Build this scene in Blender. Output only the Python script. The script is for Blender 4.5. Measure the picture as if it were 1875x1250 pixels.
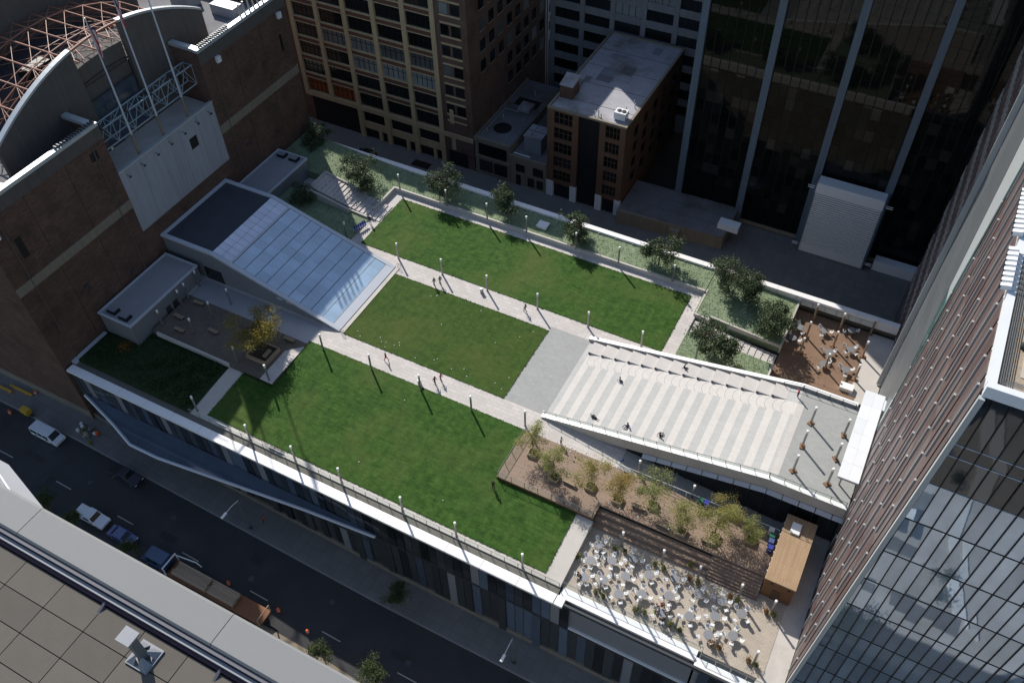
import bpy, math, random
from mathutils import Vector, Matrix
for o in list(bpy.data.objects): bpy.data.objects.remove(o)
R=random.Random(7)
rad=math.radians
scn=bpy.context.scene
COL=scn.collection
# ---------------------------------------------------------------- camera
cam=bpy.data.cameras.new('camera'); camo=bpy.data.objects.new('camera',cam); COL.objects.link(camo)
cam.sensor_width=36.0; cam.lens=1626.467/1875*36; cam.clip_start=1; cam.clip_end=4000
rt=Vector((0.8854,0.4644,-0.0189)); dn=Vector((0.3358,-0.6675,-0.6646)); fw=Vector((-0.3212,0.5821,-0.747))
fw.normalize(); rt=(rt-fw*rt.dot(fw)).normalized(); dn=fw.cross(rt)
camo.matrix_world=Matrix(((rt.x,-dn.x,-fw.x,0),(rt.y,-dn.y,-fw.y,0),(rt.z,-dn.z,-fw.z,100),(0,0,0,1)))
scn.camera=camo
# ---------------------------------------------------------------- sky and sun
SUN_EL=36.6; SUN_AZ=141.4           # direction the sun stands in, degrees from +X towards +Y
w=bpy.data.worlds.new('World'); scn.world=w; w.use_nodes=True
nt=w.node_tree; nt.nodes.clear()
sky=nt.nodes.new('ShaderNodeTexSky'); sky.sky_type='NISHITA'; sky.sun_disc=False
sky.sun_elevation=rad(SUN_EL); sky.sun_rotation=rad(90-SUN_AZ); sky.air_density=1.0; sky.dust_density=0.6; sky.ozone_density=1.0
bg=nt.nodes.new('ShaderNodeBackground'); bg.inputs[1].default_value=0.125
wo=nt.nodes.new('ShaderNodeOutputWorld'); nt.links.new(sky.outputs[0],bg.inputs[0]); nt.links.new(bg.outputs[0],wo.inputs[0])
sl=bpy.data.lights.new('sun','SUN'); sl.energy=5.0; sl.angle=rad(0.53); sl.color=(1.0,0.945,0.87)
so=bpy.data.objects.new('sun',sl); COL.objects.link(so)
sd=Vector((math.cos(rad(SUN_AZ))*math.cos(rad(SUN_EL)),math.sin(rad(SUN_AZ))*math.cos(rad(SUN_EL)),math.sin(rad(SUN_EL))))
so.rotation_euler=sd.to_track_quat('Z','Y').to_euler(); so.location=(-200,200,250)
scn.view_settings.view_transform='Standard'; scn.view_settings.look='None'; scn.view_settings.exposure=0.24; scn.view_settings.gamma=1
scn.render.engine='CYCLES'
# ---------------------------------------------------------------- materials
def _nt(name):
    m=bpy.data.materials.new(name); m.use_nodes=True; t=m.node_tree; t.nodes.clear()
    o=t.nodes.new('ShaderNodeOutputMaterial'); b=t.nodes.new('ShaderNodeBsdfPrincipled')
    t.links.new(b.outputs[0],o.inputs[0]); return m,t,b
def N(t,k,**kw):
    n=t.nodes.new(k)
    for a,v in kw.items(): setattr(n,a,v)
    return n
def coords(t,scale=(1,1,1),rot=(0,0,0)):
    c=N(t,'ShaderNodeTexCoord'); mp=N(t,'ShaderNodeMapping'); mp.inputs['Scale'].default_value=scale; mp.inputs['Rotation'].default_value=rot
    t.links.new(c.outputs['Object'],mp.inputs[0]); return mp.outputs[0]
def c4(c): return (c[0],c[1],c[2],1)
def noise(t,vec,scale,detail=4,rough=.6):
    n=N(t,'ShaderNodeTexNoise'); n.inputs['Scale'].default_value=scale; n.inputs['Detail'].default_value=detail; n.inputs['Roughness'].default_value=rough
    if vec is not None: t.links.new(vec,n.inputs['Vector'])
    return n.outputs['Fac']
def ramp(t,fac,stops):
    r=N(t,'ShaderNodeValToRGB'); e=r.color_ramp.elements
    while len(e)<len(stops): e.new(0.5)
    for i,(p,c) in enumerate(stops): e[i].position=p; e[i].color=c4(c)
    t.links.new(fac,r.inputs[0]); return r.outputs[0]
def math_(t,op,a,b=None):
    n=N(t,'ShaderNodeMath',operation=op)
    for i,x in enumerate((a,b)):
        if x is None: continue
        if isinstance(x,(int,float)): n.inputs[i].default_value=x
        else: t.links.new(x,n.inputs[i])
    return n.outputs[0]
def mul(t,col,fac):
    n=N(t,'ShaderNodeMix',data_type='RGBA',blend_type='MULTIPLY'); n.inputs[0].default_value=1
    if isinstance(col,tuple): n.inputs[6].default_value=c4(col)
    else: t.links.new(col,n.inputs[6])
    t.links.new(fac,n.inputs[7]); return n.outputs[2]
def mixc(t,f,a,b):
    n=N(t,'ShaderNodeMix',data_type='RGBA')
    if isinstance(f,(int,float)): n.inputs[0].default_value=f
    else: t.links.new(f,n.inputs[0])
    for i,x in ((6,a),(7,b)):
        if isinstance(x,tuple): n.inputs[i].default_value=c4(x)
        else: t.links.new(x,n.inputs[i])
    return n.outputs[2]
def rng(t,fac,a,b):
    n=N(t,'ShaderNodeMapRange'); n.inputs[3].default_value=a; n.inputs[4].default_value=b; t.links.new(fac,n.inputs[0]); return n.outputs[0]
def bump(t,b,h,strength,dist=.05):
    n=N(t,'ShaderNodeBump'); n.inputs['Strength'].default_value=strength; n.inputs['Distance'].default_value=dist
    t.links.new(h,n.inputs['Height']); t.links.new(n.outputs[0],b.inputs['Normal'])
def mat(name,col,rough=.75,metal=0.0,var=.18,scale=.6,rvar=.0,bmp=.0,spec=.4,ior=1.5,fine=None,stain=None,streak=False):
    """plain painted / cast / sheet material: big soft tone drift, fine grain, optional per-object tone and rain streaks"""
    m,t,b=_nt(name)
    v=coords(t)
    n1=noise(t,v,scale,3); n2=noise(t,v,fine or scale*14,2,.7)
    f=rng(t,n1,1-var,1+var); g=rng(t,n2,1-var*.6,1+var*.6)
    f=math_(t,'MULTIPLY',f,g)
    if streak:
        v2=coords(t,(2.2,2.2,.12)); n3=noise(t,v2,1.0,3); f=math_(t,'MULTIPLY',f,rng(t,n3,.72,1.2))
    if rvar:
        oi=N(t,'ShaderNodeObjectInfo'); f=math_(t,'MULTIPLY',f,rng(t,oi.outputs['Random'],1-rvar,1+rvar))
    c=mul(t,tuple(col),f)
    if stain:
        n4=noise(t,v,scale*.45,5,.7); k=ramp(t,n4,[(.48,(0,0,0)),(.66,(1,1,1))]); c=mixc(t,k,c,tuple(stain))
    t.links.new(c,b.inputs['Base Color'])
    b.inputs['Metallic'].default_value=metal; b.inputs['IOR'].default_value=ior; b.inputs['Specular IOR Level'].default_value=spec
    t.links.new(rng(t,n2,max(0,rough-.08),min(1,rough+.08)),b.inputs['Roughness'])
    if bmp: bump(t,b,n2,bmp)
    return m
def grid_mat(name,c1,c2,joint,bw,bh,jw=.03,rough=.8,rot=0,plane='xy',off=.5,var=.12,bmp=.25,mix=.5,stain=None):
    """pavers, bricks and boards too small to be built singly"""
    m,t,b=_nt(name)
    c=N(t,'ShaderNodeTexCoord'); vec=c.outputs['Object']
    if plane!='xy':
        sx=N(t,'ShaderNodeSeparateXYZ'); t.links.new(vec,sx.inputs[0]); cb=N(t,'ShaderNodeCombineXYZ')
        if plane=='z':      # walls of any direction: use x+y along, z up
            t.links.new(math_(t,'ADD',sx.outputs[0],sx.outputs[1]),cb.inputs[0])
        else: t.links.new(sx.outputs[0 if plane=='xz' else 1],cb.inputs[0])
        t.links.new(sx.outputs[2],cb.inputs[1]); vec=cb.outputs[0]
    mp=N(t,'ShaderNodeMapping'); mp.inputs['Rotation'].default_value=(0,0,rot); t.links.new(vec,mp.inputs[0])
    br=N(t,'ShaderNodeTexBrick'); br.offset=off; t.links.new(mp.outputs[0],br.inputs['Vector'])
    br.inputs['Color1'].default_value=c4(c1); br.inputs['Color2'].default_value=c4(c2); br.inputs['Mortar'].default_value=c4(joint)
    br.inputs['Scale'].default_value=1; br.inputs['Mortar Size'].default_value=jw; br.inputs['Brick Width'].default_value=bw; br.inputs['Row Height'].default_value=bh
    br.inputs['Bias'].default_value=0
    v=coords(t); n1=noise(t,v,.35,4); n2=noise(t,v,9,2)
    f=math_(t,'MULTIPLY',rng(t,n1,1-var*1.4,1+var*1.4),rng(t,n2,1-var,1+var))
    col=mul(t,br.outputs['Color'],f)
    if stain:
        n4=noise(t,v,.22,5,.7); k=ramp(t,n4,[(.5,(0,0,0)),(.7,(1,1,1))]); col=mixc(t,k,col,tuple(stain))
    t.links.new(col,b.inputs['Base Color']); b.inputs['Roughness'].default_value=rough; b.inputs['Specular IOR Level'].default_value=.3
    if bmp: bump(t,b,math_(t,'SUBTRACT',math_(t,'MULTIPLY',n2,.4),br.outputs['Fac']),bmp,.02)
    return m
def glass_mat(name,col,rough=.04,ior=1.6,rvar=.35,spec=.5,metal=0.0):
    m,t,b=_nt(name)
    oi=N(t,'ShaderNodeObjectInfo'); v=coords(t); n=noise(t,v,.25,3)
    f=math_(t,'MULTIPLY',rng(t,oi.outputs['Random'],1-rvar,1+rvar),rng(t,n,.7,1.3))
    t.links.new(mul(t,tuple(col),f),b.inputs['Base Color'])
    b.inputs['Roughness'].default_value=rough; b.inputs['IOR'].default_value=ior; b.inputs['Specular IOR Level'].default_value=spec; b.inputs['Metallic'].default_value=metal
    n2=noise(t,v,.55,2); bump(t,b,n2,.04,.05)
    return m
def clear_glass(name,tint=(.9,.95,.94),mixf=.93):
    m,t,b=_nt(name); b.inputs['Base Color'].default_value=c4((.55,.65,.63)); b.inputs['Roughness'].default_value=.05
    tr=N(t,'ShaderNodeBsdfTransparent'); tr.inputs[0].default_value=c4(tint)
    mx=N(t,'ShaderNodeMixShader'); mx.inputs[0].default_value=mixf
    t.links.new(b.outputs[0],mx.inputs[1]); t.links.new(tr.outputs[0],mx.inputs[2])
    out=[n for n in t.nodes if n.type=='OUTPUT_MATERIAL'][0]; t.links.new(mx.outputs[0],out.inputs[0]); return m
def leaf_mat(name,cols,rough=.55,trans=.25,spec=.35):
    m,t,b=_nt(name)
    v=coords(t); n=noise(t,v,1.6,3); n2=noise(t,v,14,2)
    f=math_(t,'ADD',math_(t,'MULTIPLY',n,.6),math_(t,'MULTIPLY',n2,.4))
    c=ramp(t,f,[(.32,cols[0]),(.5,cols[1]),(.66,cols[2])])
    t.links.new(c,b.inputs['Base Color']); b.inputs['Roughness'].default_value=rough; b.inputs['Specular IOR Level'].default_value=spec
    tl=N(t,'ShaderNodeBsdfTranslucent'); t.links.new(c,tl.inputs[0]); mx=N(t,'ShaderNodeMixShader'); mx.inputs[0].default_value=trans
    out=[q for q in t.nodes if q.type=='OUTPUT_MATERIAL'][0]
    t.links.new(b.outputs[0],mx.inputs[1]); t.links.new(tl.outputs[0],mx.inputs[2]); t.links.new(mx.outputs[0],out.inputs[0]); return m
def grass_mat(name,c0,c1,c2,dry):
    m,t,b=_nt(name)
    v=coords(t); big=noise(t,v,.09,4,.65); mid=noise(t,v,.9,4,.7); fine=noise(t,v,9,3,.8)
    v2=coords(t,(.5,2.6,1),(0,0,.35)); st=noise(t,v2,1.2,3,.7)
    f=math_(t,'ADD',math_(t,'MULTIPLY',mid,.35),math_(t,'ADD',math_(t,'MULTIPLY',fine,.4),math_(t,'MULTIPLY',st,.25)))
    c=ramp(t,f,[(.38,c0),(.5,c1),(.62,c2)])
    wv=N(t,'ShaderNodeTexWave'); wv.inputs['Scale'].default_value=.28; wv.inputs['Distortion'].default_value=1.2; wv.inputs['Detail'].default_value=2; t.links.new(v,wv.inputs['Vector']); c=mul(t,c,rng(t,wv.outputs['Fac'],.95,1.04))
    k=ramp(t,big,[(.46,(0,0,0)),(.68,(1,1,1))]); sm=noise(t,v,2.4,3,.7); k2=math_(t,'MULTIPLY',k,rng(t,sm,0,1.1))
    c=mixc(t,k2,c,dry)
    t.links.new(c,b.inputs['Base Color']); b.inputs['Roughness'].default_value=.85; b.inputs['Specular IOR Level'].default_value=.15
    bump(t,b,f,.9,.12); return m
M={}
def build_materials():
    m=M
    m['concrete']=mat('light_concrete',(.50,.47,.43),.85,var=.10,scale=.4,bmp=.1,stain=(.42,.39,.35))
    m['paver_l']=grid_mat('pale_pavers',(.55,.515,.485),(.48,.45,.425),(.27,.255,.24),1.2,.6,.014,off=.5,var=.09,bmp=.2,stain=(.45,.42,.39))
    m['paver_g']=grid_mat('grey_pavers',(.34,.345,.335),(.31,.32,.31),(.23,.23,.22),.6,.3,.01,var=.07,bmp=.15)
    m['paver_t']=grid_mat('tan_cafe_pavers',(.42,.365,.30),(.37,.325,.27),(.25,.22,.185),.6,.3,.012,var=.1,bmp=.2)
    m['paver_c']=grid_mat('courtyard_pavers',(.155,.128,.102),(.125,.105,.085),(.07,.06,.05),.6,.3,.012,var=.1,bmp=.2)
    m['stripe']=grid_mat('cream_band_pavers',(.545,.52,.49),(.51,.485,.46),(.39,.375,.36),.6,.3,.01,var=.06,bmp=.15)
    m['stripe_g']=grid_mat('grey_band_pavers',(.42,.42,.41),(.385,.39,.38),(.28,.28,.27),.6,.3,.01,var=.07,bmp=.15)
    m['coping']=mat('white_metal_coping',(.80,.79,.78),.35,var=.04,spec=.5)
    m['white']=mat('white_paint',(.80,.80,.78),.5,var=.05)
    m['panel_w']=mat('white_panel',(.70,.72,.74),.45,var=.05,rvar=.06)
    m['grass']=grass_mat('fresh_lawn',(.011,.036,.005),(.032,.082,.012),(.068,.128,.024),(.088,.112,.030))
    m['grass_m']=grass_mat('dry_lawn',(.016,.040,.006),(.037,.076,.012),(.064,.108,.020),(.080,.100,.026))
    m['sedum']=grass_mat('sedum_mat',(.13,.175,.10),(.20,.255,.155),(.265,.325,.21),(.23,.275,.165))
    m['soil']=mat('dark_planting_soil',(.045,.036,.026),.95,var=.3,scale=2,bmp=.4)
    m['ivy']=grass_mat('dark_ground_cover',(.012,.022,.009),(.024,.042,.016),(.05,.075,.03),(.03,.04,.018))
    m['gravel']=mat('gravel',(.16,.15,.13),.95,var=.5,scale=8,fine=40,bmp=.6)
    m['asphalt']=mat('asphalt',(.041,.041,.044),.9,var=.3,scale=.25,fine=14,bmp=.2,stain=(.032,.032,.034))
    m['asphalt_p']=mat('asphalt_patch',(.030,.030,.032),.9,var=.25,scale=1.2,bmp=.2)
    m['sidewalk']=grid_mat('sidewalk_slabs',(.175,.17,.165),(.15,.147,.143),(.085,.083,.08),1.5,1.5,.02,off=0,var=.12,bmp=.15,stain=(.16,.155,.145))
    m['kerb']=mat('granite_kerb',(.24,.235,.23),.8,var=.15)
    m['dirt']=mat('dusty_verge',(.20,.165,.12),.95,var=.25,scale=.8,bmp=.3)
    m['paint']=mat('road_paint',(.34,.335,.32),.8,var=.25,scale=2)
    m['deck']=grid_mat('brown_deck_boards',(.285,.205,.152),(.24,.172,.128),(.10,.07,.052),5.2,.29,.016,off=.37,var=.07,bmp=.3,rough=.7)
    m['deck2']=grid_mat('warm_deck_boards',(.265,.168,.108),(.215,.135,.088),(.055,.034,.024),4.2,.145,.012,off=.37,var=.14,bmp=.3,rough=.7)
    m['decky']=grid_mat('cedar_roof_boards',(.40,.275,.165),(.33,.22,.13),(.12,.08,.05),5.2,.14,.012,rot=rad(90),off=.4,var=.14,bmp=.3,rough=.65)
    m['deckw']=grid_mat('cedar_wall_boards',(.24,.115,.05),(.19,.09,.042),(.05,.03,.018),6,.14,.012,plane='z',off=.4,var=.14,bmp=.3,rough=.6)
    m['timber']=mat('weathered_timber',(.30,.225,.155),.8,var=.2,scale=3,rvar=.15)
    m['timber_d']=mat('dark_timber',(.115,.068,.042),.8,var=.2,scale=3,rvar=.15)
    m['rust']=mat('rusty_steel',(.20,.085,.038),.8,var=.3,scale=3)
    m['steel']=mat('brushed_steel',(.33,.33,.325),.38,metal=.7,var=.08,scale=3)
    m['steel_d']=mat('dark_steel',(.06,.065,.07),.5,metal=.4,var=.1)
    m['brick']=grid_mat('brown_brick',(.135,.072,.050),(.085,.046,.034),(.115,.09,.075),.8,.27,.03,plane='z',var=.3,bmp=.3,stain=(.062,.040,.032))
    m['brick_r']=grid_mat('red_brick',(.155,.085,.058),(.125,.068,.048),(.12,.095,.08),.5,.14,.03,plane='z',var=.22,bmp=.2,stain=(.09,.045,.03))
    m['brick_o']=grid_mat('orange_brick',(.18,.085,.042),(.145,.068,.034),(.11,.08,.06),.5,.14,.03,plane='z',var=.2,bmp=.2,stain=(.14,.07,.04))
    m['stone']=mat('tan_stone',(.225,.195,.15),.85,var=.12,streak=True)
    m['yellow']=mat('buff_terracotta',(.47,.375,.225),.75,var=.13,scale=.5,streak=True)
    m['spandrel']=grid_mat('red_spandrel_brick',(.16,.066,.046),(.13,.054,.038),(.11,.08,.06),.5,.14,.03,plane='z',var=.18,bmp=.15)
    m['greyb']=mat('pale_grey_concrete_frame',(.20,.21,.225),.8,var=.1,streak=True)
    m['roof_g']=mat('grey_roof_membrane',(.155,.155,.165),.85,var=.3,scale=.25,stain=(.10,.09,.08),bmp=.2)
    m['roof_l']=mat('pale_roof_membrane',(.33,.33,.36),.8,var=.25,scale=.3,stain=(.17,.155,.14),bmp=.2)
    m['roof_b']=mat('dark_pavilion_roof',(.055,.06,.072),.6,var=.25,scale=.5)
    m['win']=glass_mat('dark_window_glass',(.012,.015,.017),.08,1.5,.6)
    m['win_b']=glass_mat('window_with_blinds',(.17,.19,.19),.2,1.5,.5)
    m['win_d']=glass_mat('tower_pane_with_blind',(.018,.019,.017),.08,1.38,.6)
    m['win_o']=glass_mat('window_with_orange_curtain',(.22,.065,.02),.3,1.5,.25)
    m['tglass']=glass_mat('black_tower_glass',(.006,.008,.008),.03,1.36,.5,.4)
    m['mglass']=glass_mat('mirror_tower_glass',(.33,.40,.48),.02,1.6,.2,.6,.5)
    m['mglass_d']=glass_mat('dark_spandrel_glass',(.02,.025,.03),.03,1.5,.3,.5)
    m['fglass']=glass_mat('garage_facade_glass',(.030,.034,.036),.06,1.55,.75)
    m['fglass2']=glass_mat('garage_facade_blue_glass',(.075,.10,.14),.08,1.6,.4)
    m['sglass']=glass_mat('skylight_glass',(.36,.50,.64),.08,1.8,.12,.8)
    m['sglass_w']=glass_mat('frosted_skylight_glass',(.66,.70,.82),.2,1.5,.06)
    m['mull']=mat('pale_mullion',(.50,.53,.58),.45,var=.05)
    m['mull_d']=mat('black_mullion',(.012,.012,.014),.5,var=.1)
    m['bluecol']=mat('blue_grey_column',(.105,.145,.19),.5,var=.12,streak=True)
    m['zinc']=mat('grey_metal_wall',(.23,.24,.26),.5,var=.09,metal=.2,rvar=.05)
    m['zinc_l']=mat('pale_metal_roof',(.33,.34,.36),.5,var=.1,scale=.4,metal=.15)
    m['brownp']=mat('brown_tower_panel',(.108,.074,.072),.5,var=.10,scale=.3,rvar=.16,streak=True)
    m['brownp2']=mat('grey_brown_tower_panel',(.135,.108,.106),.5,var=.10,scale=.3,rvar=.14,streak=True)
    m['greyp']=mat('slate_metal_panel',(.115,.125,.135),.45,var=.08,rvar=.07,metal=.2)
    m['silver']=mat('silver_metal_panel',(.46,.49,.50),.4,var=.06,metal=.3)
    m['finw']=mat('pale_fin',(.38,.40,.40),.45,var=.06)
    m['teal']=glass_mat('teal_edge_glass',(.09,.17,.16),.08,1.6,.2)
    m['tan_steel']=mat('tan_painted_steel',(.31,.135,.085),.55,var=.12,scale=1)
    m['truss']=mat('blue_grey_truss_paint',(.27,.34,.38),.5,var=.1)
    m['vault']=mat('dark_vault_roof',(.045,.038,.04),.8,var=.3,scale=.3,stain=(.03,.03,.03))
    m['archw']=mat('weathered_concrete_wall',(.105,.095,.085),.9,var=.15,streak=True)
    m['notch']=mat('grey_panel_wall',(.33,.355,.39),.6,var=.07,streak=True,rvar=.04)
    m['fgmetal']=mat('brushed_parapet_metal',(.20,.203,.20),.7,metal=0.0,var=.04,scale=.3,rvar=.03)
    m['fgpaver']=mat('beige_roof_paver',(.108,.096,.081),.9,var=.2,scale=.35,rvar=.12,bmp=.15,stain=(.082,.074,.064))  # stain blotches put dappled shade of the near terrace into the paver colour
    m['gravel_t']=mat('tan_pebbles',(.36,.29,.21),.9,var=.4,scale=5,fine=22,bmp=.5)
    m['fgrail']=mat('lilac_grey_rail',(.105,.103,.12),.45,metal=.2,var=.08)
    m['purple']=mat('maroon_seal',(.06,.03,.045),.6,var=.1)
    m['black']=mat('black_plastic',(.012,.012,.013),.5,var=.1)
    m['rubber']=mat('tyre_rubber',(.016,.016,.017),.8,var=.1)
    m['van_w']=mat('white_car_paint',(.62,.65,.70),.28,var=.03,spec=.6)
    m['car_b']=mat('blue_car_paint',(.07,.10,.23),.28,var=.05,spec=.6)
    m['car_bl']=mat('bright_blue_paint',(.02,.055,.13),.35,var=.06,spec=.6)
    m['car_d']=mat('dark_navy_paint',(.03,.032,.05),.28,var=.05,spec=.6)
    m['car_k']=mat('black_car_paint',(.012,.012,.014),.25,var=.05,spec=.6)
    m['orange']=mat('orange_plastic',(.75,.12,.02),.6,var=.1)
    m['yellow_e']=mat('yellow_machine_paint',(.50,.31,.03),.5,var=.15)
    m['red']=mat('red_cloth',(.50,.03,.03),.8,var=.1)
    m['blue']=mat('blue_plastic',(.03,.05,.30),.5,var=.1)
    m['green']=mat('green_plastic',(.02,.13,.08),.5,var=.1)
    m['table']=mat('grey_perforated_table',(.23,.235,.245),.45,metal=.3,var=.1)
    m['chair']=mat('white_chair_frame',(.70,.71,.71),.4,var=.06)
    m['skin']=mat('skin',(.42,.25,.17),.6,var=.08); m['hair']=mat('dark_hair',(.02,.014,.01),.6,var=.2)
    m['c_black']=mat('black_cloth',(.015,.015,.017),.9,var=.2); m['c_blue']=mat('blue_cloth',(.04,.09,.30),.9,var=.15); m['c_white']=mat('white_cloth',(.65,.65,.63),.9,var=.08)
    m['c_grey']=mat('grey_cloth',(.16,.16,.17),.9,var=.15); m['c_red']=mat('crimson_cloth',(.42,.035,.04),.9,var=.12); m['c_green']=mat('lime_cloth',(.16,.30,.05),.9,var=.12); m['c_denim']=mat('denim',(.05,.07,.13),.9,var=.2)
    m['bark']=mat('bark',(.085,.062,.045),.95,var=.25,scale=6,bmp=.4)
    m['lf_mag']=leaf_mat('glossy_dark_leaves',((.036,.058,.026),(.066,.098,.045),(.15,.18,.10)),.55,.22,.3)
    m['lf_loc']=leaf_mat('airy_yellow_green_leaves',((.23,.25,.07),(.36,.355,.12),(.48,.43,.17)),.6,.5)
    m['lf_loc2']=leaf_mat('airy_green_leaves',((.17,.21,.065),(.28,.31,.11),(.39,.40,.16)),.6,.5)
    m['lf_or']=leaf_mat('airy_orange_leaves',((.27,.21,.06),(.40,.29,.10),(.48,.36,.14)),.6,.5)
    m['lf_aut']=leaf_mat('autumn_gold_leaves',((.10,.10,.015),(.26,.19,.03),(.40,.24,.04)),.6,.35)
    m['lf_st']=leaf_mat('street_tree_leaves',((.03,.045,.015),(.055,.08,.025),(.10,.12,.045)),.6,.25)
    m['lf_pot']=leaf_mat('lime_pot_leaves',((.08,.11,.015),(.16,.18,.03),(.30,.28,.06)),.5,.3)
    m['lf_poto']=leaf_mat('rust_pot_leaves',((.16,.07,.015),(.30,.14,.025),(.36,.24,.05)),.5,.3)
    m['sedum_l']=leaf_mat('sedum_tufts',((.14,.19,.11),(.21,.27,.165),(.28,.345,.225)),.8,.2,.2)
    m['lawn_l']=leaf_mat('grass_tufts',((.03,.07,.012),(.06,.12,.02),(.10,.16,.04)),.8,.3,.2)
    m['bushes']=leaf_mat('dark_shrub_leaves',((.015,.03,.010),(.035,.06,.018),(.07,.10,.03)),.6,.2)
    m['rail_glass']=clear_glass('railing_glass')
    m['flag_r']=mat('flag_red',(.38,.05,.05),.85,var=.1); m['flag_w']=mat('flag_white',(.55,.52,.52),.85,var=.1); m['flag_b']=mat('flag_navy',(.03,.035,.09),.85,var=.1)
    m['tarp']=mat('tarpaulin_grey',(.20,.215,.24),.7,var=.2,scale=.8)
    m['lampglow']=mat('lamp_head_white',(.75,.74,.70),.35,var=.03)
    m['rust_p']=mat('base_plate_brown',(.22,.115,.06),.7,var=.2,scale=4)
build_materials()
# ---------------------------------------------------------------- mesh helpers
class MB:
    def __init__(s): s.v=[]; s.f=[]; s.mi=[]; s.cur=0
    def q(s,*p):
        n=len(s.v); s.v+= [tuple(a) for a in p]; s.f.append(tuple(range(n,n+len(p)))); s.mi.append(s.cur); return s
    def box(s,x0,y0,z0,x1,y1,z1):
        return s.hexa([(x0,y0),(x1,y0),(x1,y1),(x0,y1)],z0,z1)
    def hexa(s,poly,z0,z1):
        """prism on a counter-clockwise plan polygon; z1 may be a list of top heights, z0 likewise"""
        n=len(poly); k=len(s.v)
        zb=z0 if isinstance(z0,(list,tuple)) else [z0]*n; zt=z1 if isinstance(z1,(list,tuple)) else [z1]*n
        s.v+=[(p[0],p[1],zb[i]) for i,p in enumerate(poly)]+[(p[0],p[1],zt[i]) for i,p in enumerate(poly)]
        F=[tuple(k+i for i in reversed(range(n))),tuple(k+n+i for i in range(n))]
        for i in range(n):
            j=(i+1)%n; F.append((k+i,k+j,k+n+j,k+n+i))
        s.f+=F; s.mi+=[s.cur]*len(F); return s
    def obox(s,c,size,ax=(1,0,0),up=(0,0,1)):
        """box centred at c with its long axis along ax"""
        a=Vector(ax).normalized(); u=Vector(up); b=u.cross(a)
        if b.length<1e-6: b=Vector((0,1,0)).cross(a)
        b.normalize(); u=a.cross(b); c=Vector(c); k=len(s.v); h=[d/2 for d in size]
        for sz in (-1,1):
            for sx,sy in ((-1,-1),(1,-1),(1,1),(-1,1)): s.v.append(tuple(c+a*h[0]*sx+b*h[1]*sy+u*h[2]*sz))
        F=[(k+3,k+2,k+1,k),(k+4,k+5,k+6,k+7),(k,k+1,k+5,k+4),(k+1,k+2,k+6,k+5),(k+2,k+3,k+7,k+6),(k+3,k,k+4,k+7)]
        s.f+=F; s.mi+=[s.cur]*6; return s
    def tube(s,p,q,r0,r1=None,n=8,cap=True):
        r1=r0 if r1 is None else r1
        p=Vector(p);q=Vector(q); d=(q-p)
        if d.length<1e-6: return s
        d.normalize(); a=d.orthogonal().normalized(); b=d.cross(a); k=len(s.v)
        for c,r in ((p,r0),(q,r1)):
            for i in range(n):
                t=2*math.pi*i/n; s.v.append(tuple(c+a*(r*math.cos(t))+b*(r*math.sin(t))))
        F=[(k+i,k+(i+1)%n,k+n+(i+1)%n,k+n+i) for i in range(n)]
        if cap: F+=[tuple(k+i for i in reversed(range(n))),tuple(k+n+i for i in range(n))]
        s.f+=F; s.mi+=[s.cur]*len(F); return s
    def path(s,pts,rs,n=6):
        for i in range(len(pts)-1): s.tube(pts[i],pts[i+1],rs[i],rs[i+1],n,True)
        return s
    def lathe(s,prof,n=16,c=(0,0,0)):
        k=len(s.v)
        for r,z in prof:
            for i in range(n):
                t=2*math.pi*i/n; s.v.append((c[0]+r*math.cos(t),c[1]+r*math.sin(t),c[2]+z))
        for j in range(len(prof)-1):
            for i in range(n): s.f.append((k+j*n+i,k+j*n+(i+1)%n,k+(j+1)*n+(i+1)%n,k+(j+1)*n+i)); s.mi.append(s.cur)
        s.f.append(tuple(k+i for i in reversed(range(n)))); s.mi.append(s.cur)
        s.f.append(tuple(k+(len(prof)-1)*n+i for i in range(n))); s.mi.append(s.cur); return s
    def extr(s,prof,a,b,fn):
        """profile (list of 2D) swept from a to b; fn(u,v,t)->xyz"""
        n=len(prof); k=len(s.v)
        for t in (a,b):
            for u,v in prof: s.v.append(fn(u,v,t))
        F=[(k+i,k+(i+1)%n,k+n+(i+1)%n,k+n+i) for i in range(n)]+[tuple(k+i for i in reversed(range(n))),tuple(k+n+i for i in range(n))]
        s.f+=F; s.mi+=[s.cur]*len(F); return s
    def mesh(s,name,mats,smooth=False):
        me=bpy.data.meshes.new(name); me.from_pydata(s.v,[],s.f)
        for m_ in (mats if isinstance(mats,(list,tuple)) else [mats]): me.materials.append(M[m_] if isinstance(m_,str) else m_)
        if any(s.mi): me.polygons.foreach_set('material_index',s.mi)
        if smooth: me.polygons.foreach_set('use_smooth',[True]*len(me.polygons))
        me.validate(); me.update(); return me
    def obj(s,name,mats,parent=None,smooth=False,local=False,bevel=0):
        return link(name,s.mesh(name,mats,smooth),parent,local=local,bevel=bevel)
def link(name,me,parent=None,loc=None,local=False,bevel=0,rot=None):
    """one mesh object; world coordinates unless local. A part of a thing keeps world placement."""
    o=bpy.data.objects.new(name,me); COL.objects.link(o)
    l=Vector(loc) if loc is not None else Vector((0,0,0))
    if parent is not None:
        o.parent=parent
        if not local:
            r=parent
            while r is not None: l=l-r.location; r=r.parent
    o.location=l
    if rot is not None: o.rotation_euler=rot
    if bevel:
        b=o.modifiers.new('bevel','BEVEL'); b.width=bevel; b.segments=2; b.limit_method='ANGLE'
    return o
def tag(o,label=None,cat=None,group=None,kind=None):
    if label: o['label']=label
    if cat: o['category']=cat
    if group: o['group']=group
    if kind: o['kind']=kind
    return o
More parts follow.
